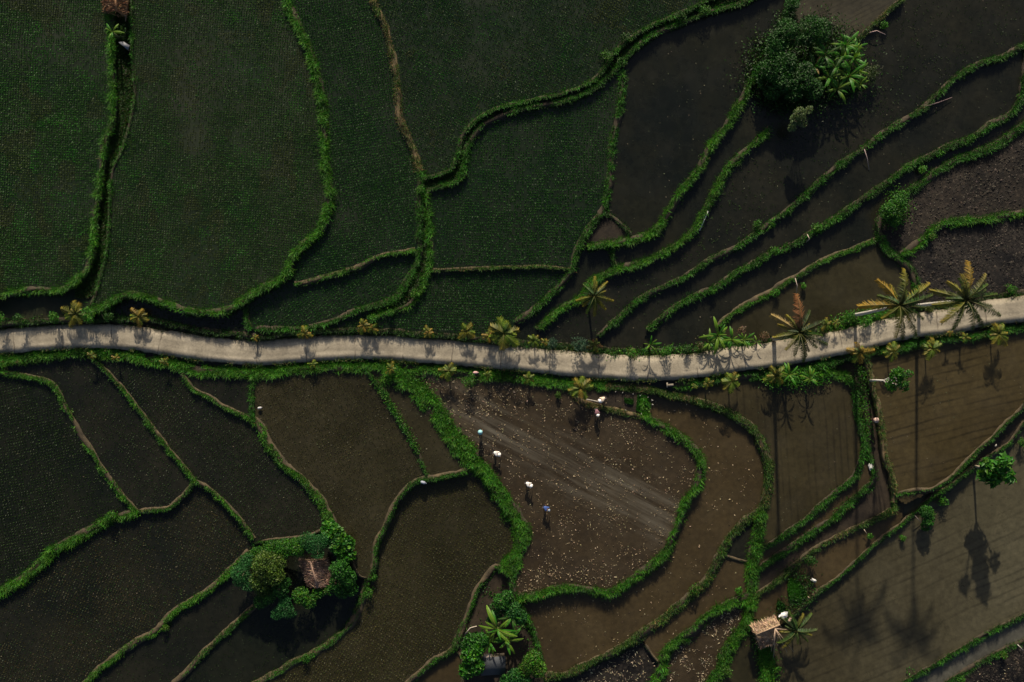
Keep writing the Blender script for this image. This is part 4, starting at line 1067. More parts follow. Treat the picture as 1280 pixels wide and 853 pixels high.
for sg in (-1, 1):                                     # grass creeping over both road edges
    m_ = 9000; k = RNG.integers(0, len(roadP), m_); q = roadP[k] + Nr[k] * (sg * (15.4 + RNG.normal(0, .75, m_)))[:, None] + RNG.normal(0, 1.2, (m_, 2))
    kk = fbm(q[:, 0] / 12, q[:, 1] / 12, 661 + sg) > .5; q = q[kk]; m_ = len(q)
    blades(ug, at_np(q[:, 0], q[:, 1], -.06 + 0 * q[:, 0]), RNG.random(m_) * 6.28, RNG.uniform(.1, .3, m_), RNG.uniform(.4, .95, m_), RNG.uniform(.015, .04, m_), palette(m_, G_MID + G_OLIVE + G_DRY[:2]))
tag(obj('undergrowth', ug.mesh('undergrowth', M_LEAF)), 'dense low leafy undergrowth filling the verges and hut gardens', 'undergrowth', kind='stuff')
# ------------------------------------------------------------------ tree clumps
TG = [(.019,.10,.009),(.027,.125,.010),(.012,.068,.007),(.038,.145,.011)]
TGD = [(.012,.060,.006),(.017,.078,.007),(.007,.040,.004),(.022,.09,.008)]
TL = [(.06,.12,.012),(.085,.14,.016),(.04,.09,.010)]
TB = [(.018,.105,.020),(.025,.125,.025),(.013,.08,.016)]
G1 = 'trees around the brown roofed hut'
tree('broadleaf_tree','yellow-green leafy tree left of the brown roof, finest leaves','tree',(338,716),[(332,706,17,3.2),(342,718,14,3.0),(325,726,13,2.6),(348,703,10,2.8),(328,738,9,2.0)],3400,.24,TL,G1,.13)
tree('broadleaf_tree','soft dark green tree at the far left of the hut garden','tree',(306,714),[(300,716,12,2.6),(310,702,11,2.3),(312,728,12,2.2),(299,726,8,1.8)],2600,.16,TB,G1,.1)
tree('broadleaf_tree','dense green hedge-like tree along the upper left of the hut','tree',(348,690),[(322,693,10,1.9),(338,688,12,2.1),(355,686,13,2.2),(371,684,12,2.2),(384,678,10,2.2)],3800,.2,TG+G_LUSH,G1,.11)
tree('broadleaf_tree','feathery dark tree overhanging the brown roof','tree',(396,692),[(394,680,13,2.7),(397,692,8,2.9),(384,676,11,2.4),(406,674,11,2.6)],2600,.15,TB,G1,.13)
tree('broadleaf_tree','large-leaved bright green tree right above the brown roof','tree',(418,682),[(416,668,13,2.3),(426,680,14,2.5),(412,660,10,2.0),(433,693,11,2.3),(434,680,9,2.0)],2300,.34,TG+G_LUSH,G1,.14,aspect=.75)
tree('broadleaf_tree','green tree right of the brown roof above dark water','tree',(427,712),[(425,712,13,2.9),(434,722,11,2.5),(423,727,11,2.3),(438,736,9,2.0),(428,738,10,1.8)],2800,.22,TG,G1,.12)
tree('broadleaf_tree','low green tree below the brown roof with pale yellow tips','tree',(380,746),[(376,745,11,1.9),(386,752,9,1.7),(398,741,8,1.6),(410,738,8,1.5)],2000,.2,TG+G_LUSH+TL[:1],G1,.1)
tree('broadleaf_tree','round feathery bush-tree at the bottom of the hut garden','tree',(354,762),[(356,762,11,2.0),(346,767,8,1.7),(364,766,7,1.6),(356,752,8,1.9)],2000,.14,TB,G1,.09)
tree('broadleaf_tree','dark small tree between the yellow-green tree and the roof','tree',(350,737),[(350,736,11,2.2),(335,745,10,1.9),(326,752,9,1.6),(358,728,6,1.9)],2000,.18,TG[:3],G1,.09)

G2 = 'trees in the top right grove'
tree('broadleaf_tree','light green tree at the upper left of the dark grove','tree',(975,48),[(984,38,15,2.72),(972,52,13,2.58),(966,66,11,2.31),(993,48,10,2.58)],3000,.24,TGD+TG[:1],G2,.15)
tree('broadleaf_tree','darkest round tree at the top of the grove','tree',(1010,36),[(1014,34,15,2.99),(1024,42,13,2.86),(1008,46,11,2.86),(1030,32,9,2.45)],2800,.22,TGD,G2,.15)
tree('broadleaf_tree','wide dark tree forming the left side of the grove','tree',(972,92),[(966,86,17,2.72),(982,78,14,2.99),(958,100,12,2.18),(980,100,15,2.72),(966,112,12,2.04),(950,90,9,1.77)],4600,.26,TGD,G2,.18)
tree('broadleaf_tree','dark tree at the lower middle of the grove','tree',(1004,104),[(1004,102,15,2.72),(992,114,13,2.31),(1016,112,13,2.31),(1006,90,12,2.86)],3400,.24,TGD,G2,.16)
tree('broadleaf_tree','pale silvery green small tree at the bottom of the grove','tree',(998,146),[(1000,142,8,3.9),(994,150,7,3.3),(1004,152,7,3.4),(990,160,5,2.6),(1012,138,5,3.8)],1100,.22,[(.10,.15,.05),(.07,.12,.035),(.13,.17,.07)],G2,.08,(.3,.27,.2))
tree('broadleaf_tree','small green tree above the grove at the top edge','tree',(988,8),[(990,6,9,1.50),(986,18,8,1.29),(994,-4,8,1.36)],1600,.2,TGD+TG[:1],G2,.09)
GB = 'banana plants in the top right grove'
for k,(x,y,r,kd,hh,lb) in enumerate([
 (1030,70,20,['dark','grn'],2.3,'tallest dark banana plant in the middle of the grove'),
 (1056,58,20,['grn','lim','grn'],1.9,'banana plant with upright pale leaves at the upper right of the grove'),
 (1066,74,21,['lim','grn'],1.8,'pale striped banana plant at the right of the grove'),
 (1060,96,21,['grn','lim','lim'],1.7,'banana plant with long pale leaves pointing right, lower right of the grove'),
 (1046,112,20,['grn','dark','lim'],1.6,'banana plant at the bottom right of the grove over the water'),
 (1018,84,17,['dark','brn','grn'],2.1,'banana plant with two withered tan leaves in the grove centre'),
 (1044,84,19,['grn','dark'],2.3,'broad banana plant between the tallest and the pale striped one'),
 (1070,60,17,['lim','grn'],1.7,'banana plant at the upper right corner of the grove'),
 (1052,72,18,['grn','lim','dark'],2.2,'banana plant among the crowded leaves in the right half of the grove'),
 (1036,98,18,['grn','dark','lim'],1.9,'banana plant between the grove centre and the water'),
 (1074,106,15,['lim','grn'],1.3,'low banana plant at the lower right edge of the grove'),
 (1074,90,14,['lim','grn'],1.4,'outermost small banana plant at the right tip of the grove')]):
    banana(lb, x, y, r, kd, 13, hh, GB)
tree('broadleaf_tree','thin yellow-green feathery tree at the right tip of the grove','tree',(1084,92),[(1086,92,9,1.22),(1094,88,7,1.09),(1088,100,7,0.95)],700,.16,[(.03,.06,.014),(.045,.07,.018)],G2,.06)

G3 = 'plants around the grey roofed hut'
for x,y,r,kd,hh,lb in [
 (622,786,26,['lim','lim','grn'],2.6,'largest lime banana plant with spread torn leaves above the grey roof'),
 (634,800,20,['grn','lim'],2.2,'leafy banana plant directly above the grey roof'),
 (612,802,17,['lim','grn'],1.9,'yellowish banana plant at the upper left corner of the grey roof'),
 (640,770,17,['dark','grn'],2.4,'dark green banana plant behind the largest lime one')]:
    banana(lb, x, y, r, kd, 12, hh - .5, 'banana plants above the grey roof')
tree('broadleaf_tree','yellow-green round tree right of the grey roof','tree',(668,832),[(664,828,12,2.2),(672,836,11,1.9),(656,838,9,1.8),(668,820,8,2.0)],2400,.22,G_LUSH+TL,G3,.1)
tree('broadleaf_tree','round-leaved green tree left of the grey roof','tree',(590,822),[(588,820,11,2.3),(594,832,11,2.0),(584,838,10,1.8),(596,812,9,2.2)],1700,.32,TG+G_LUSH,G3,.1,aspect=.8)
tree('broadleaf_tree','dark leafy tree above left of the grey roof','tree',(592,804),[(590,802,10,2.2),(602,800,9,2.2),(584,808,8,1.8)],1500,.28,TG,G3,.09)
tree('broadleaf_tree','round dark green tree above the lime banana, right of two','tree',(640,766),[(640,764,12,2.0),(650,772,9,1.8),(632,760,8,1.7)],2000,.2,TB+TG,G3,.09)
tree('broadleaf_tree','small dark round tree above the lime banana, left of two','tree',(619,770),[(619,770,8,1.6),(614,774,5,1.3)],800,.2,TB,G3,.07)
tree('broadleaf_tree','tall feathery green tree at the top of the grey hut garden','tree',(626,752),[(626,752,10,2.4),(634,746,8,2.2),(620,758,7,2.0)],900,.24,TG,G3,.08)
tree('broadleaf_tree','leafy tree at the bottom edge right of the grey roof','tree',(646,846),[(644,846,10,1.9),(634,852,9,1.7),(656,852,9,1.7)],1700,.22,TG+TB,G3,.08)

tree('broadleaf_tree','slender tree with a bare white trunk leaning right over the levelled paddy','tree',(1086,476),[(1120,470,9,7.6),(1116,480,9,7.2),(1128,476,8,7.6),(1124,466,7,8.0),(1137,468,5,7.6),(1113,484,6,6.8),(1130,484,6,7.2)],1100,.24,TG+G_LUSH,None,.09,(.62,.6,.54),gz=-.9,gap=.4)
tree('broadleaf_tree','broad-leaved green tree leaning over the large pond from the path','tree',(1219,583),[(1236,586,10,3.6),(1250,582,10,5.4),(1246,594,10,4.4),(1259,592,9,6.2),(1240,600,8,3.0),(1230,594,7,3.2),(1257,577,8,6.4),(1233,579,7,6.2),(1263,597,7,4.0)],520,.62,TG+G_LUSH,None,.11,(.42,.36,.26),aspect=.6,gap=.3,gz=-1.2)
tree('broadleaf_tree','bushy green tree where the fallow plots meet','tree',(1112,260),[(1116,262,12,1.8),(1124,254,11,1.9),(1108,266,9,1.5),(1118,274,9,1.3),(1128,246,8,1.6)],2600,.2,TG+G_LUSH,None,.09)
tree('broadleaf_tree','narrow dark green tree hanging over the pond beside the path','tree',(1152,640),[(1158,640,8,1.6),(1160,650,8,1.4),(1157,658,6,1.0)],1500,.2,TG,None,.08)
banana('pale green banana plant below the reddish thatch at the top left', 141, 41, 17, ['lim','lim','grn'], 7, 1.6, None, az0=20)
# out-of-the-way small palm and dead fronds by the straw hut
yp = young_palm('green palm spreading its fronds right of the straw hut', 995, 788, 29, ['grn','olv','grn','dgn'], 14, None, 1.5, 'palm_tree', height=-1.5)
yp['category'] = 'palm tree'

# ------------------------------------------------------------------ huts
def quad_slab(buf, a, b, c, d, th, col, n=1):
    """a roof slope: quad a b c d (counter-clockwise from above) with thickness"""
    Q = np.array([a, b, c, d], float); nn = np.cross(Q[1] - Q[0], Q[3] - Q[0]); nn /= np.linalg.norm(nn)
    if nn[2] < 0: nn = -nn
    V = np.concatenate([Q, Q - nn * th]); buf.add(V, [(0, 1, 2, 3), (7, 6, 5, 4), (0, 4, 5, 1), (1, 5, 6, 2), (2, 6, 7, 3), (3, 7, 4, 0)], col)

M_TILE = simple_mat('weathered_brown_thatch', (.22,.14,.10), (.38,.25,.185), 3.5, .9, .7, .05, (15, (1, 6, 1)))
M_STRAWROOF = simple_mat('pale_straw_thatch', (.24,.16,.09), (.45,.33,.21), 5, .9, .8, .05, (20, (6, 1, 1)))
M_DRYTHATCH = simple_mat('red_dry_thatch', (.12,.05,.022), (.32,.17,.08), 4, .9, .8, .05, (5, (5, 1, 1)))
def corr_mat():
    m, nt, b, out = newmat('grey_corrugated_sheet'); v = coords(nt)
    w = nd(nt, 'ShaderNodeTexWave', wave_type='BANDS', bands_direction='X'); w.inputs['Scale'].default_value = 2.6; nt.links.new(v, w.inputs['Vector'])
    c = mix(nt, noise(nt, v, 1.5, 6, .7), (.022,.027,.034), (.06,.068,.078)); c = mix(nt, 1.0, c, ramp(nt, w.outputs['Fac'], [(0, .6), (1, 1.15)]), 'MULTIPLY')
    nt.links.new(c, b.inputs['Base Color']); b.inputs['Roughness'].default_value = .6; bump(nt, b, w.outputs['Fac'], .5, .03); return m
M_CORR = corr_mat()
def straw_fringe(buf, a, b, n, down, cols, ln=(.2, .5)):
    a, b = np.asarray(a, float), np.asarray(b, float); t = RNG.random(n)[:, None]; p = a + (b - a) * t + RNG.normal(0, .03, (n, 3))
    d = np.asarray(down, float)[None] + RNG.normal(0, .3, (n, 3)); leafcards(buf, p, d, unit_dirs(n, 2), RNG.uniform(*ln, n), RNG.uniform(.02, .05, n), palette(n, cols, .3))
def thatch_cover(buf, Q, n, cols, ln=(.25, .75)):
    a, b, c, d = (np.asarray(q, float) for q in Q); s, t = RNG.random((n, 1)), RNG.random((n, 1))
    p = a * (1 - s) * (1 - t) + b * s * (1 - t) + c * s * t + d * (1 - s) * t; nn = np.cross(b - a, d - a); nn /= np.linalg.norm(nn); nn = nn if nn[2] > 0 else -nn
    u = (a - d)[None] / np.linalg.norm(a - d) + .35 * RNG.normal(size=(n, 3)); u -= (u @ nn)[:, None] * nn * .8
    leafcards(buf, p + nn * (.02 + .05 * RNG.random((n, 1))), u, np.tile(nn, (n, 1)) + .4 * RNG.normal(size=(n, 3)), RNG.uniform(*ln, n), RNG.uniform(.03, .07, n), palette(n, cols, .3))

def gable_hut(label, r0, r1, e0, e1, f0, f1, zr, ze, gz, roofmat, cover, fr_cols, name='hut'):
    """ridge r0-r1, eaves e0-e1 and f0-f1 in photo pixels; heights above the ground gz"""
    P = lambda q, z: np.array(at(*q, gz + z)); A0, A1 = P(r0, zr), P(r1, zr); E0, E1, F0, F1 = P(e0, ze), P(e1, ze), P(f0, ze), P(f1, ze)
    cen = (E0 + E1 + F0 + F1) / 4; cen[2] = gz; root = thing(name, label, 'hut', tuple(cen))
    rb_ = Buf(); quad_slab(rb_, E0, E1, A1, A0, .10, (.3,.2,.1)); quad_slab(rb_, A0, A1, F1, F0, .10, (.3,.2,.1)); roof = part('roof', rb_, roofmat, root)
    tb = Buf(); thatch_cover(tb, (E0, E1, A1, A0), cover, fr_cols); thatch_cover(tb, (F0, F1, A1, A0), cover, fr_cols)
    straw_fringe(tb, E0, E1, cover // 4, (E0 - A0) / np.linalg.norm(E0 - A0), fr_cols); straw_fringe(tb, E0, F0, cover // 5, (0, 0, -1), fr_cols); straw_fringe(tb, E1, F1, cover // 5, (0, 0, -1), fr_cols); straw_fringe(tb, F0, F1, cover // 3, (F0 - A0) / np.linalg.norm(F0 - A0), fr_cols)
    o = obj('thatch', tb.mesh('thatch', M_STRAW), roof); o.location = -cen; o.location = (0, 0, 0); o.data.transform(Matrix.Translation(-Vector(cen)))
    cb = Buf(); tube(cb, [A0, A1], .09, 6, np.asarray(fr_cols[0]) * .8); o = obj('ridge_cap', cb.mesh('ridge_cap', M_STRAW, tuple(cen)), roof)
    ins = lambda q: cen + (q - cen) * .82
    for q in (E0, E1, F0, F1):
        b_ = ins(q); pb = Buf(); tube(pb, [[b_[0], b_[1], gz - .1], [b_[0], b_[1], gz + ze + .1]], .06, 7, (.12,.08,.05)); part('post', pb, M_BARK, root)
    for a, b in ((E0, E1), (F0, F1), (E0, F0)):
        a, b = ins(a), ins(b); wb = Buf(); m_ = (a + b) / 2; ux = (b - a) / 2; ux[2] = 0; uy = np.array([-ux[1], ux[0], 0]); uy /= np.linalg.norm(uy)
        box(wb, (m_[0], m_[1], gz + ze * .5), ux * .97, uy * .03, (0, 0, ze * .48), (.14,.10,.06)); part('wall', wb, M_BARK, root)
    return root
gable_hut('small hut with a brown gabled thatch roof hidden in a ring of trees', (388,702), (397,735.5), (375,700), (387,734), (407,699), (416.5,727.5), 2.5, 1.5, -1.45, M_TILE, 500, [(.32,.21,.155),(.24,.155,.11),(.40,.28,.21)])
gable_hut('open hut with a pale ragged straw roof beside the large pond', (945,793.5), (975,781), (939,784), (970,773), (949,808), (970,803), 2.3, 1.6, -1.6, M_STRAWROOF, 420, [(.4,.28,.18),(.28,.19,.12),(.5,.38,.26),(.16,.1,.07)])
gable_hut('hut with a reddish dry thatch roof cut by the top edge', (143,-10), (146,14), (128,-8), (132,15), (157,-8), (154,20), 2.5, 1.7, .35, M_DRYTHATCH, 420, [(.3,.16,.08),(.18,.09,.04),(.4,.25,.14)])
# straw and a torn strip hanging at the right of the reddish hut
def lean_roof(label, corners, z, gz, mat, cat='shed', name='shed', slope=.25):
    P = [np.array(at(*q, gz + z + (slope if i < 2 else 0))) for i, q in enumerate(corners)]
    cen = sum(P) / 4; cen[2] = gz; root = thing(name, label, cat, tuple(cen))
    b_ = Buf(); quad_slab(b_, *P, .04, (.1,.1,.1)); part('roof', b_, mat, root)
    for i, q in enumerate(P):
        c = cen + (q - cen) * .85; pb = Buf(); tube(pb, [[c[0], c[1], gz - .1], [c[0], c[1], q[2] - .03]], .05, 7, (.12,.09,.06)); part('post', pb, M_BARK, root)
    for a, b in ((0, 1), (1, 2), (3, 0)):
        a, b = cen + (P[a] - cen) * .85, cen + (P[b] - cen) * .85; wb = Buf(); m_ = (a + b) / 2; ux = (b - a) / 2; ux[2] = 0; uy = np.array([-ux[1], ux[0], 0]); uy /= np.linalg.norm(uy)
        box(wb, (m_[0], m_[1], gz + z * .45), ux * .95, uy * .025, (0, 0, z * .43), (.1,.085,.06)); part('wall', wb, M_BARK, root)
    return root
lean_roof('small shed with a dark grey corrugated roof under banana plants at the bottom', [(603,822.5),(632,820.5),(632,843),(601,845)], 1.9, -1.7, M_CORR)
lean_roof('little shelter with a plain grey sheet roof at the head of the dark ditch', [(148,53),(154,52),(162,57),(160,63)], 1.1, .3, simple_mat('grey_sheet', (.10,.11,.13), (.16,.17,.19), 3, .6), 'shelter', 'shelter', .1)

# dead frond stems lying on and around the straw hut
def stick(label, pts, r, col, group=None, cat='stick', name='stick'):
    W = [np.array(at(x, y, z)) for x, y, z in pts]; root_b = Buf(); tube(root_b, W, np.linspace(r, r * .6, len(W)), 6, col)
    o = obj(name, root_b.mesh(name, M_BARK, tuple(W[0]), True)); o.location = W[0]; return tag(o, label, cat, group)
hub = (969, 786, .85)
for i, (x, y, z) in enumerate([(991,788,-.2),(992,815,-1.5),(984,816,-1.5),(964,815,-1.5),(967,824,-1.6)]):
    lb = ['bare stem pointing right from the straw roof','longest bare stem slanting down right from the straw roof','bare stem slanting down right, left of the longest','bare stem hanging straight down from the straw roof','bare stem reaching the mud furthest below the straw roof'][i]
    stick(lb, [hub, ((hub[0] * 2 + x) / 3, (hub[1] * 2 + y) / 3, .8 + .1 * i), (x, y, z)], .05, (.34,.25,.18), 'dead frond stems on the straw hut')
stick('torn brown dead leaf hanging right of the reddish thatch hut', [(158,4,1.6),(157.5,16,1.2),(157,27,.6)], .12, (.34,.2,.13), None, 'dead leaf', 'dead_leaf')
stick('long white pole lying on the bank beside the weedy water', [(885,264,.2),(874.5,288.5,-.1)], .07, (.7,.7,.66), None, 'pole', 'pole')
stick('pale twig standing in the water below the long bank', [(1080.5,187,.35),(1084,198,.1),(1086.5,213,-.35)], .045, (.36,.28,.26))
stick('dark twig with a leafy end lying over the long upper right bank', [(1158,133,.2),(1174,128,.0),(1190,122,-.2)], .05, (.2,.14,.14))
stick('bent pinkish twig on the middle bank in the water', [(1009,293,.1),(1012,299,.3),(1007.5,303,-.3)], .045, (.45,.36,.30))
stick('forked twig rising above the dead-frond palm', [(994,348,.0),(996.5,357,.6),(995.5,366,-.5)], .05, (.34,.28,.24))
stick('pinkish sticks bundle on the furrowed corner plot', [(1087,41,.3),(1096,38.5,.5),(1107,43.5,.2)], .05, (.42,.30,.28))
stick('grey driftwood branch sticking out at the upper left of the lime banana', [(581,793.5,-1.3),(588,785,-.9),(596,783,-.9)], .07, (.46,.40,.33))
stick('white forked stub, right of two above the lime banana', [(629.5,758,-.7),(630.5,764,-.6)], .06, (.6,.58,.54))
stick('white forked stub, left of two above the lime banana', [(626,762,-.8),(628.5,768,-.7)], .05, (.45,.42,.38))
stick('thin pale stick beside the bright seedling bed', [(1010,746,-1.1),(1016,751.5,-1.5)], .05, (.4,.34,.22))
stick('pale stick crossing the olive bank by the small shrub', [(1080,662,-.9),(1084,668,-1.0)], .04, (.4,.33,.25))
stick('pinkish stick propped on the path, above the large pond', [(1144,645,-.9),(1151,653,-1.6)], .045, (.36,.28,.25))
stick('white stick lying in the bottom right waste beside the canal', [(1272,806,-1.7),(1279,813,-1.7)], .05, (.5,.46,.4))
stick('dry yellow stalk between the shrubs on the left verge', [(125,388,.4),(129,397,.5),(131,403,.1)], .06, (.36,.29,.12), None, 'stalk', 'dry_stalk')

# ------------------------------------------------------------------ seedling beds: dense bright rice nurseries
nb = Buf()
def bed(poly, gz, n, cols, hh=.18):
    Pp = np.array(poly, float); x0, y0 = Pp.min(0); x1, y1 = Pp.max(0); q = np.stack([RNG.uniform(x0, x1, n), RNG.uniform(y0, y1, n)], 1)
    ins = np.zeros(n, bool); k = len(Pp)
    for i in range(k):
        a, b = Pp[i], Pp[(i + 1) % k]; c = (a[1] > q[:, 1]) != (b[1] > q[:, 1])
        with np.errstate(divide='ignore', invalid='ignore'): ins ^= c & (q[:, 0] < (b[0] - a[0]) * (q[:, 1] - a[1]) / (b[1] - a[1]) + a[0])
    q = q[ins]; m = len(q); blades(nb, at_np(q[:, 0], q[:, 1], gz + .02), RNG.random(m) * 6.28, hh * RNG.uniform(.7, 1.3, m), .2 + .3 * RNG.random(m), RNG.uniform(.03, .06, m), palette(m, cols, .1))
bed([(985,722),(996,724),(1006,735),(1009,745),(998,752),(986,749),(984,736)], -1.3, 6000, [(.018,.10,.005),(.024,.12,.006)])
bed([(972,748),(982,756),(982,764),(970,760)], -1.35, 1500, [(.008,.05,.005)])
bed([(797,493),(809,495),(811,512),(804,516),(795,513)], -.5, 5000, [(.010,.065,.005),(.013,.08,.006)])
bed([(780,497),(792,499),(791,506),(781,504)], -.52, 900, [(.012,.06,.006)])
tag(obj('rice_nursery', nb.mesh('rice_nursery', M_RICE)), 'dense bright green seedling beds waiting to be transplanted', 'seedlings', kind='stuff')

# ------------------------------------------------------------------ small man-made things
def sheet_thing(name, label, cat, px, py, z, w, h, ang, col, group=None):
    c = np.array(at(px, py, z)); n = 7; u = np.linspace(-1, 1, n); U, V = np.meshgrid(u, u); ca, sa = math.cos(R(ang)), math.sin(R(ang))
    x = U * w / 2 * (1 - .12 * V ** 2); y = V * h / 2 * (1 - .12 * U ** 2); x = x + w * .07 * RNG.normal(size=U.shape); y = y + h * .07 * RNG.normal(size=U.shape); zz = .12 * (1 - U ** 2) * (1 - V ** 2) + .12 * RNG.random(U.shape)
    W = np.stack([c[0] + x * ca - y * sa, c[1] + x * sa + y * ca, c[2] + zz], -1).reshape(-1, 3)
    F = [(i * n + j, i * n + j + 1, i * n + n + j + 1, i * n + n + j) for i in range(n - 1) for j in range(n - 1)]
    b_ = Buf(); b_.add(W, F, col); b_.add(W - [0, 0, .05], [f[::-1] for f in F], col)
    o = obj(name, b_.mesh(name, M_CLOTH, tuple(c), True)); o.location = c; return tag(o, label, cat, group)
def sack(label, px, py, z, L, col, ang=30):
    c = np.array(at(px, py, z)); b_ = Buf(); t = np.linspace(-1, 1, 7); P = np.stack([c[0] + t * L / 2 * math.cos(R(ang)), c[1] + t * L / 2 * math.sin(R(ang)), c[2] + .12 + .05 * (1 - t ** 2)], 1)
    tube(b_, P, L * .28 * np.array([.3, .8, 1, .95, 1, .75, .35]), 9, col); o = obj('sack', b_.mesh('sack', M_CLOTH, tuple(c), True)); o.location = c
    nk = Buf(); tube(nk, [P[-1], P[-1] + (P[-1] - P[-2]) * .4], [L * .06, L * .11], 7, np.asarray(col) * .8); k = obj('tied_neck', nk.mesh('tied_neck', M_CLOTH, tuple(c), True), o)
    return tag(o, label, 'sack')
sheet_thing('plastic_sheet', 'white crumpled sheet lying in the green ditch below the walking person', 'plastic sheet', 1088.5, 584, -.85, .45, .65, 20, (.5,.5,.48))
sheet_thing('plastic_sheet', 'white sheet spread beside the straw hut roof', 'plastic sheet', 979.5, 769, -.2, .95, .6, 25, (.72,.72,.70))
sheet_thing('plastic_sheet', 'small white scrap among shrubs behind the bright seedling bed', 'plastic sheet', 1017, 725.5, -1.1, .55, .3, -25, (.5,.5,.48))
sheet_thing('plastic_sheet', 'torn pale cardboard at the left corner of the grey roof', 'plastic sheet', 609, 820.5, .35, .8, .5, 15, (.5,.40,.30))
sheet_thing('plastic_sheet', 'grey-blue sheet beside the reddish thatch hut', 'plastic sheet', 131, 15, .8, .6, .35, -35, (.25,.27,.3))
sack('pale pink sack lying on the lower verge beside the green shrub', 594.5, 466, -.2, .55, (.55,.34,.32), 0)
sack('white and blue sack on the bank corner between three paddies', 529, 603, -.3, .6, (.36,.39,.46), -20)
sack('greyish white sack at the left corner of the brown paddy', 325, 510, -.3, .45, (.5,.5,.5), 10)
sack('brown and white bundle right of the white sheet by the straw hut', 987, 774.5, -.6, .6, (.45,.32,.25), 60)
sack('pale stone-like sack on the path corner beside the broad-leaved tree', 1244, 557, -1.0, .3, (.32,.3,.26), 60)
cu = Buf(); C0 = np.array(at(838, 481.5, -.25))
box(cu, C0, (.30, .03, 0), (-.02, .12, 0), (0, 0, .22), (.20,.175,.135)); box(cu, C0 + [-.36, 0, .02], (.06, 0, 0), (0, .26, 0), (0, 0, .26), (.23,.20,.155))
co_ = obj('culvert', cu.mesh('culvert', M_STRAW, tuple(C0))); co_.location = C0; tag(co_, 'pale concrete culvert head in the ditch under the road', 'culvert')
pl = Buf(); p0 = np.array(at(728, 504, -.25)); tube(pl, [at(733, 499.5, -.2), at(742, 501, -.18), at(752, 503.5, -.25)], .06, 6, (.4,.36,.3))
o = obj('bamboo_pole', pl.mesh('bamboo_pole', M_BARK, tuple(p0))); o.location = p0; tag(o, 'pale bamboo pole along the lower edge of the small enclosed plot', 'pole')
for i, (x, y) in enumerate([(769,489.5),(778,490.5),(791,492),(799,494.5),(809,497),(814.5,500),(815,505),(801,517),(781,512)]):
    c = np.array(at(x, y, -.5)); b_ = Buf(); tube(b_, [c, c + [.01, .01, .5]], [.035, .03], 6, (.2,.15,.1)); o = obj('stake', b_.mesh('stake', M_BARK, tuple(c))); o.location = c
    tag(o, 'thin stake with a pale scrap tied on top fencing the small plot', 'stake', 'scrap-topped stakes round the small plot')
    r_ = Buf(); leafcards(r_, np.tile(c + [0, 0, .5], (3, 1)), unit_dirs(3), unit_dirs(3, 2), np.full(3, .13), np.full(3, .09), np.tile([.4,.4,.36], (3, 1))); k = obj('scrap', r_.mesh('scrap', M_CLOTH, tuple(c)), o)

# ------------------------------------------------------------------ people
def skin_mesh(name, verts, edges, radii, mat, col, origin):
    me = bpy.data.meshes.new(name); me.from_pydata([tuple(v) for v in verts], edges, []); o = bpy.data.objects.new(name, me); COL.objects.link(o)
    o.modifiers.new('skin', 'SKIN'); o.modifiers.new('sub', 'SUBSURF').levels = 1
    for i, r in enumerate(radii): me.skin_vertices[0].data[i].radius = (r, r)
    me.skin_vertices[0].data[0].use_root = True
    dg = bpy.context.evaluated_depsgraph_get(); m2 = bpy.data.meshes.new_from_object(o.evaluated_get(dg)); bpy.data.objects.remove(o); bpy.data.meshes.remove(me)
    m2.name = name; a = m2.color_attributes.new('Col', 'FLOAT_COLOR', 'POINT'); n = len(m2.vertices); a.data.foreach_set('color', np.tile([*col, 1.0], n).astype(np.float32))
    m2.materials.clear(); m2.materials.append(mat)
    for p in m2.polygons: p.use_smooth = True
    return m2

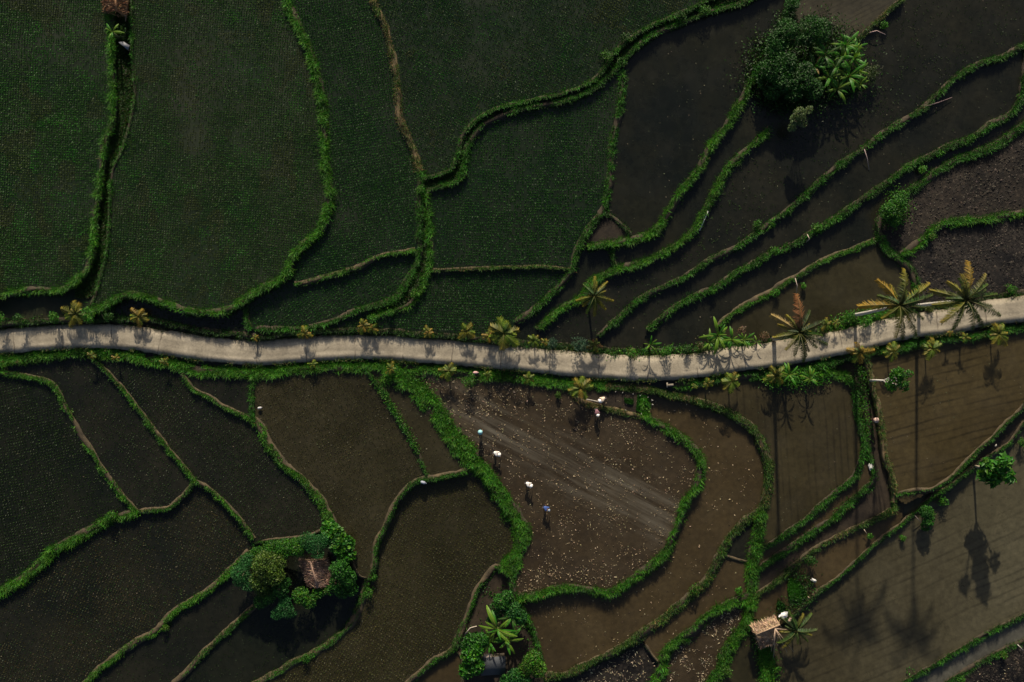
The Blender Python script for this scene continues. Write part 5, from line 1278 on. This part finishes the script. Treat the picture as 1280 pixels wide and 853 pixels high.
def person(label, px, py, gz, heading, pose, shirt, trousers, hat, skin=(.22,.12,.07), hatr=.24):
    B = at(px, py, gz); root = thing('person', label, 'person', B, None); root.rotation_euler = (0, 0, R(heading))
    if pose == 'bent':
        J = dict(pel=(-.16,0,.86), ch=(.2,0,1.0), nk=(.34,0,1.0), hd=(.46,0,.96), ht=(.55,0,.93), hipL=(-.15,.1,.82), knL=(.0,.12,.45), anL=(-.05,.13,.06), toL=(.1,.14,.03),
                 shL=(.26,.19,.98), elL=(.36,.24,.72), wrL=(.47,.18,.48))
    else:
        J = dict(pel=(0,0,.86), ch=(.02,0,1.2), nk=(.03,0,1.36), hd=(.06,0,1.48), ht=(.06,0,1.58), hipL=(0,.09,.84), knL=(.06,.1,.46), anL=(.0,.11,.06), toL=(.15,.12,.03),
                 shL=(.02,.2,1.26), elL=(.08,.26,1.0), wrL=(.26,.2,.86))
    for k in list(J):
        if k.endswith('L'): x, y, z = J[k]; J[k[:-1] + 'R'] = (x * (1 if pose == 'stand' else .85), -y, z)
    names = list(J); V = [J[k] for k in names]; ix = {k: i for i, k in enumerate(names)}
    rad = dict(pel=.13, ch=.13, nk=.055, hd=.1, ht=.07, hip=.09, kn=.06, an=.045, to=.04, sh=.07, el=.043, wr=.03)
    Rr = [rad[k] if k in rad else rad[k[:-1]] for k in names]
    E = [('pel','ch'),('ch','nk'),('nk','hd'),('hd','ht')]
    for s in 'LR': E += [('pel','hip'+s),('hip'+s,'kn'+s),('kn'+s,'an'+s),('an'+s,'to'+s),('ch','sh'+s),('sh'+s,'el'+s),('el'+s,'wr'+s)]
    E = [(ix[a], ix[b]) for a, b in E]
    hd, ht = np.array(J['hd']), np.array(J['ht']); upv = (ht - hd) / np.linalg.norm(ht - hd); face = np.array([1, 0, 0]) if pose == 'stand' else np.array([.3, 0, -.95])
    V.append(tuple(hd + face * .12)); Rr.append(.018); E.append((ix['hd'], len(V) - 1))                    # nose
    for s, sg in (('L', 1), ('R', -1)):                                                                     # hands: palm, four fingers, thumb
        w_ = np.array(J['wr' + s]); e_ = np.array(J['el' + s]); d = (w_ - e_) / np.linalg.norm(w_ - e_); V.append(tuple(w_ + d * .07)); Rr.append(.03); pi = len(V) - 1; E.append((ix['wr' + s], pi))
        for f in range(4):
            off = np.array([0, (f - 1.5) * .021, 0]); k1 = w_ + d * .12 + off; k2 = w_ + d * (.17 + .012 * (1.5 - abs(f - 1.3))) + off + [-.02, 0, -.01]
            V += [tuple(k1), tuple(k2)]; Rr += [.0095, .008]; E += [(pi, len(V) - 2), (len(V) - 2, len(V) - 1)]
        V.append(tuple(w_ + d * .1 + [.03, -sg * .05, 0])); Rr.append(.01); E.append((pi, len(V) - 1))
    obj('body', skin_mesh('body', V, E, Rr, M_SKIN, skin, None), root)
    sub = lambda ks, es, rr: ([J[k] for k in ks], [(ks.index(a), ks.index(b)) for a, b in es], rr)
    ks = ['pel','ch','shL','elL','shR','elR']; v, e, r = sub(ks, [('pel','ch'),('ch','shL'),('shL','elL'),('ch','shR'),('shR','elR')], [.16,.17,.10,.075,.10,.075])
    obj('shirt', skin_mesh('shirt', v, e, r, M_CLOTH, shirt, None), root)
    ks = ['pel','hipL','knL','hipR','knR']; v, e, r = sub(ks, [('pel','hipL'),('hipL','knL'),('pel','hipR'),('hipR','knR')], [.145,.115,.085,.115,.085])
    obj('trousers', skin_mesh('trousers', v, e, r, M_CLOTH, trousers, None), root)
    hb = Buf(); n = 18; ax = upv * .55 + np.array([0, 0, 1.0]) * .75; ax /= np.linalg.norm(ax); e1 = np.cross(ax, [0, 1, 0]); e1 /= np.linalg.norm(e1); e2 = np.cross(ax, e1)
    c0 = hd + ax * .05; a = np.arange(n) * 2 * np.pi / n; ring = lambda rr, hh: c0 + ax * hh + rr * (np.cos(a)[:, None] * e1 + np.sin(a)[:, None] * e2)
    Vh = np.concatenate([ring(hatr, -.01), ring(hatr * .55, .07), ring(hatr * .18, .145), ring(.01, .16), ring(hatr * .5, .03)])
    Fh = [(k * n + i, k * n + (i + 1) % n, k * n + n + (i + 1) % n, k * n + n + i) for k in range(3) for i in range(n)] + [(4 * n + i, 4 * n + (i + 1) % n, (i + 1) % n, i) for i in range(n)]
    hb.add(Vh, Fh, hat); obj('hat', hb.mesh('hat', M_CLOTH, (0, 0, 0), True), root)
    eb = Buf()
    for sg in (1, -1):
        p = hd + face * .085 + np.array([0, sg * .035, 0]) + upv * .02; tube(eb, [p, p + face * .02], [.014, .006], 6, (.02,.015,.012))
    obj('eyes', eb.mesh('eyes', M_SKIN), root)
    hr = Buf(); tube(hr, [hd - face * .04, hd - face * .05 + upv * .05, hd + upv * .09], [.085, .105, .06], 9, (.01,.008,.007)); obj('hair', hr.mesh('hair', M_CLOTH, (0, 0, 0), True), root)
    return root
person('person standing upright in a light blue hat at the upper left of the ploughed mud', 600.5, 538.5, -.6, -60, 'stand', (.2,.08,.07), (.03,.03,.04), (.30,.58,.62), hatr=.27)
person('person in white hat and shirt bending right, just below the blue-hatted one', 619, 565, -.6, -25, 'bent', (.78,.76,.72), (.03,.028,.03), (.8,.78,.74))
person('person in white bending over in the ploughed mud, alone at centre left', 659, 603, -.6, -35, 'bent', (.8,.78,.74), (.035,.03,.03), (.8,.79,.76))
person('person in a blue shirt bending over lowest in the ploughed mud', 681, 633, -.6, -35, 'bent', (.05,.10,.30), (.03,.03,.04), (.25,.30,.36), hatr=.17)
person('person in a cream shirt and white hat bending left inside the small enclosed plot', 753.5, 497.5, -.55, 215, 'bent', (.75,.62,.47), (.04,.03,.03), (.8,.78,.8))
person('person in a mauve shirt and white hat working below the small enclosed plot', 745, 513, -.6, -75, 'bent', (.22,.11,.13), (.03,.025,.025), (.78,.76,.72), hatr=.2)
person('person in a wide pink and white straw hat walking along the ditch path', 1089.5, 523.5, -1.25, -80, 'stand', (.2,.1,.08), (.05,.03,.03), (.50,.36,.30), hatr=.3)
# ------------------------------------------------------------------ camera, light, colour management
cam = bpy.data.cameras.new('camera'); co = bpy.data.objects.new('camera', cam); COL.objects.link(co)
co.location = (0, 0, H); co.rotation_euler = (0, 0, 0)
cam.sensor_width = 36; cam.lens = 36 * FPX / 1280; cam.clip_end = 8000; cam.clip_start = .5
scene.camera = co
sun = bpy.data.lights.new('sun', 'SUN'); so = bpy.data.objects.new('sun', sun); COL.objects.link(so)
sun.energy = 4.0; sun.angle = R(1.0); sun.color = (1, .87, .70)
so.rotation_euler = (-R(90 - SUN_EL), 0, R(SUN_AZ)); so.location = (0, 60, 60)
w = bpy.data.worlds.new('World'); scene.world = w; w.use_nodes = True; nt = w.node_tree
sky = nt.nodes.new('ShaderNodeTexSky'); sky.sky_type = 'NISHITA'; sky.sun_disc = False
sky.sun_elevation = R(SUN_EL); sky.sun_rotation = R(-SUN_AZ); sky.dust_density = 3.0; sky.ozone_density = .5; sky.air_density = .8
nt.links.new(sky.outputs[0], nt.nodes['Background'].inputs['Color']); nt.nodes['Background'].inputs['Strength'].default_value = .06
vs = scene.view_settings; vs.view_transform = 'Standard'; vs.look = 'None'; vs.exposure = .6; vs.gamma = 1; vs.use_curve_mapping = False
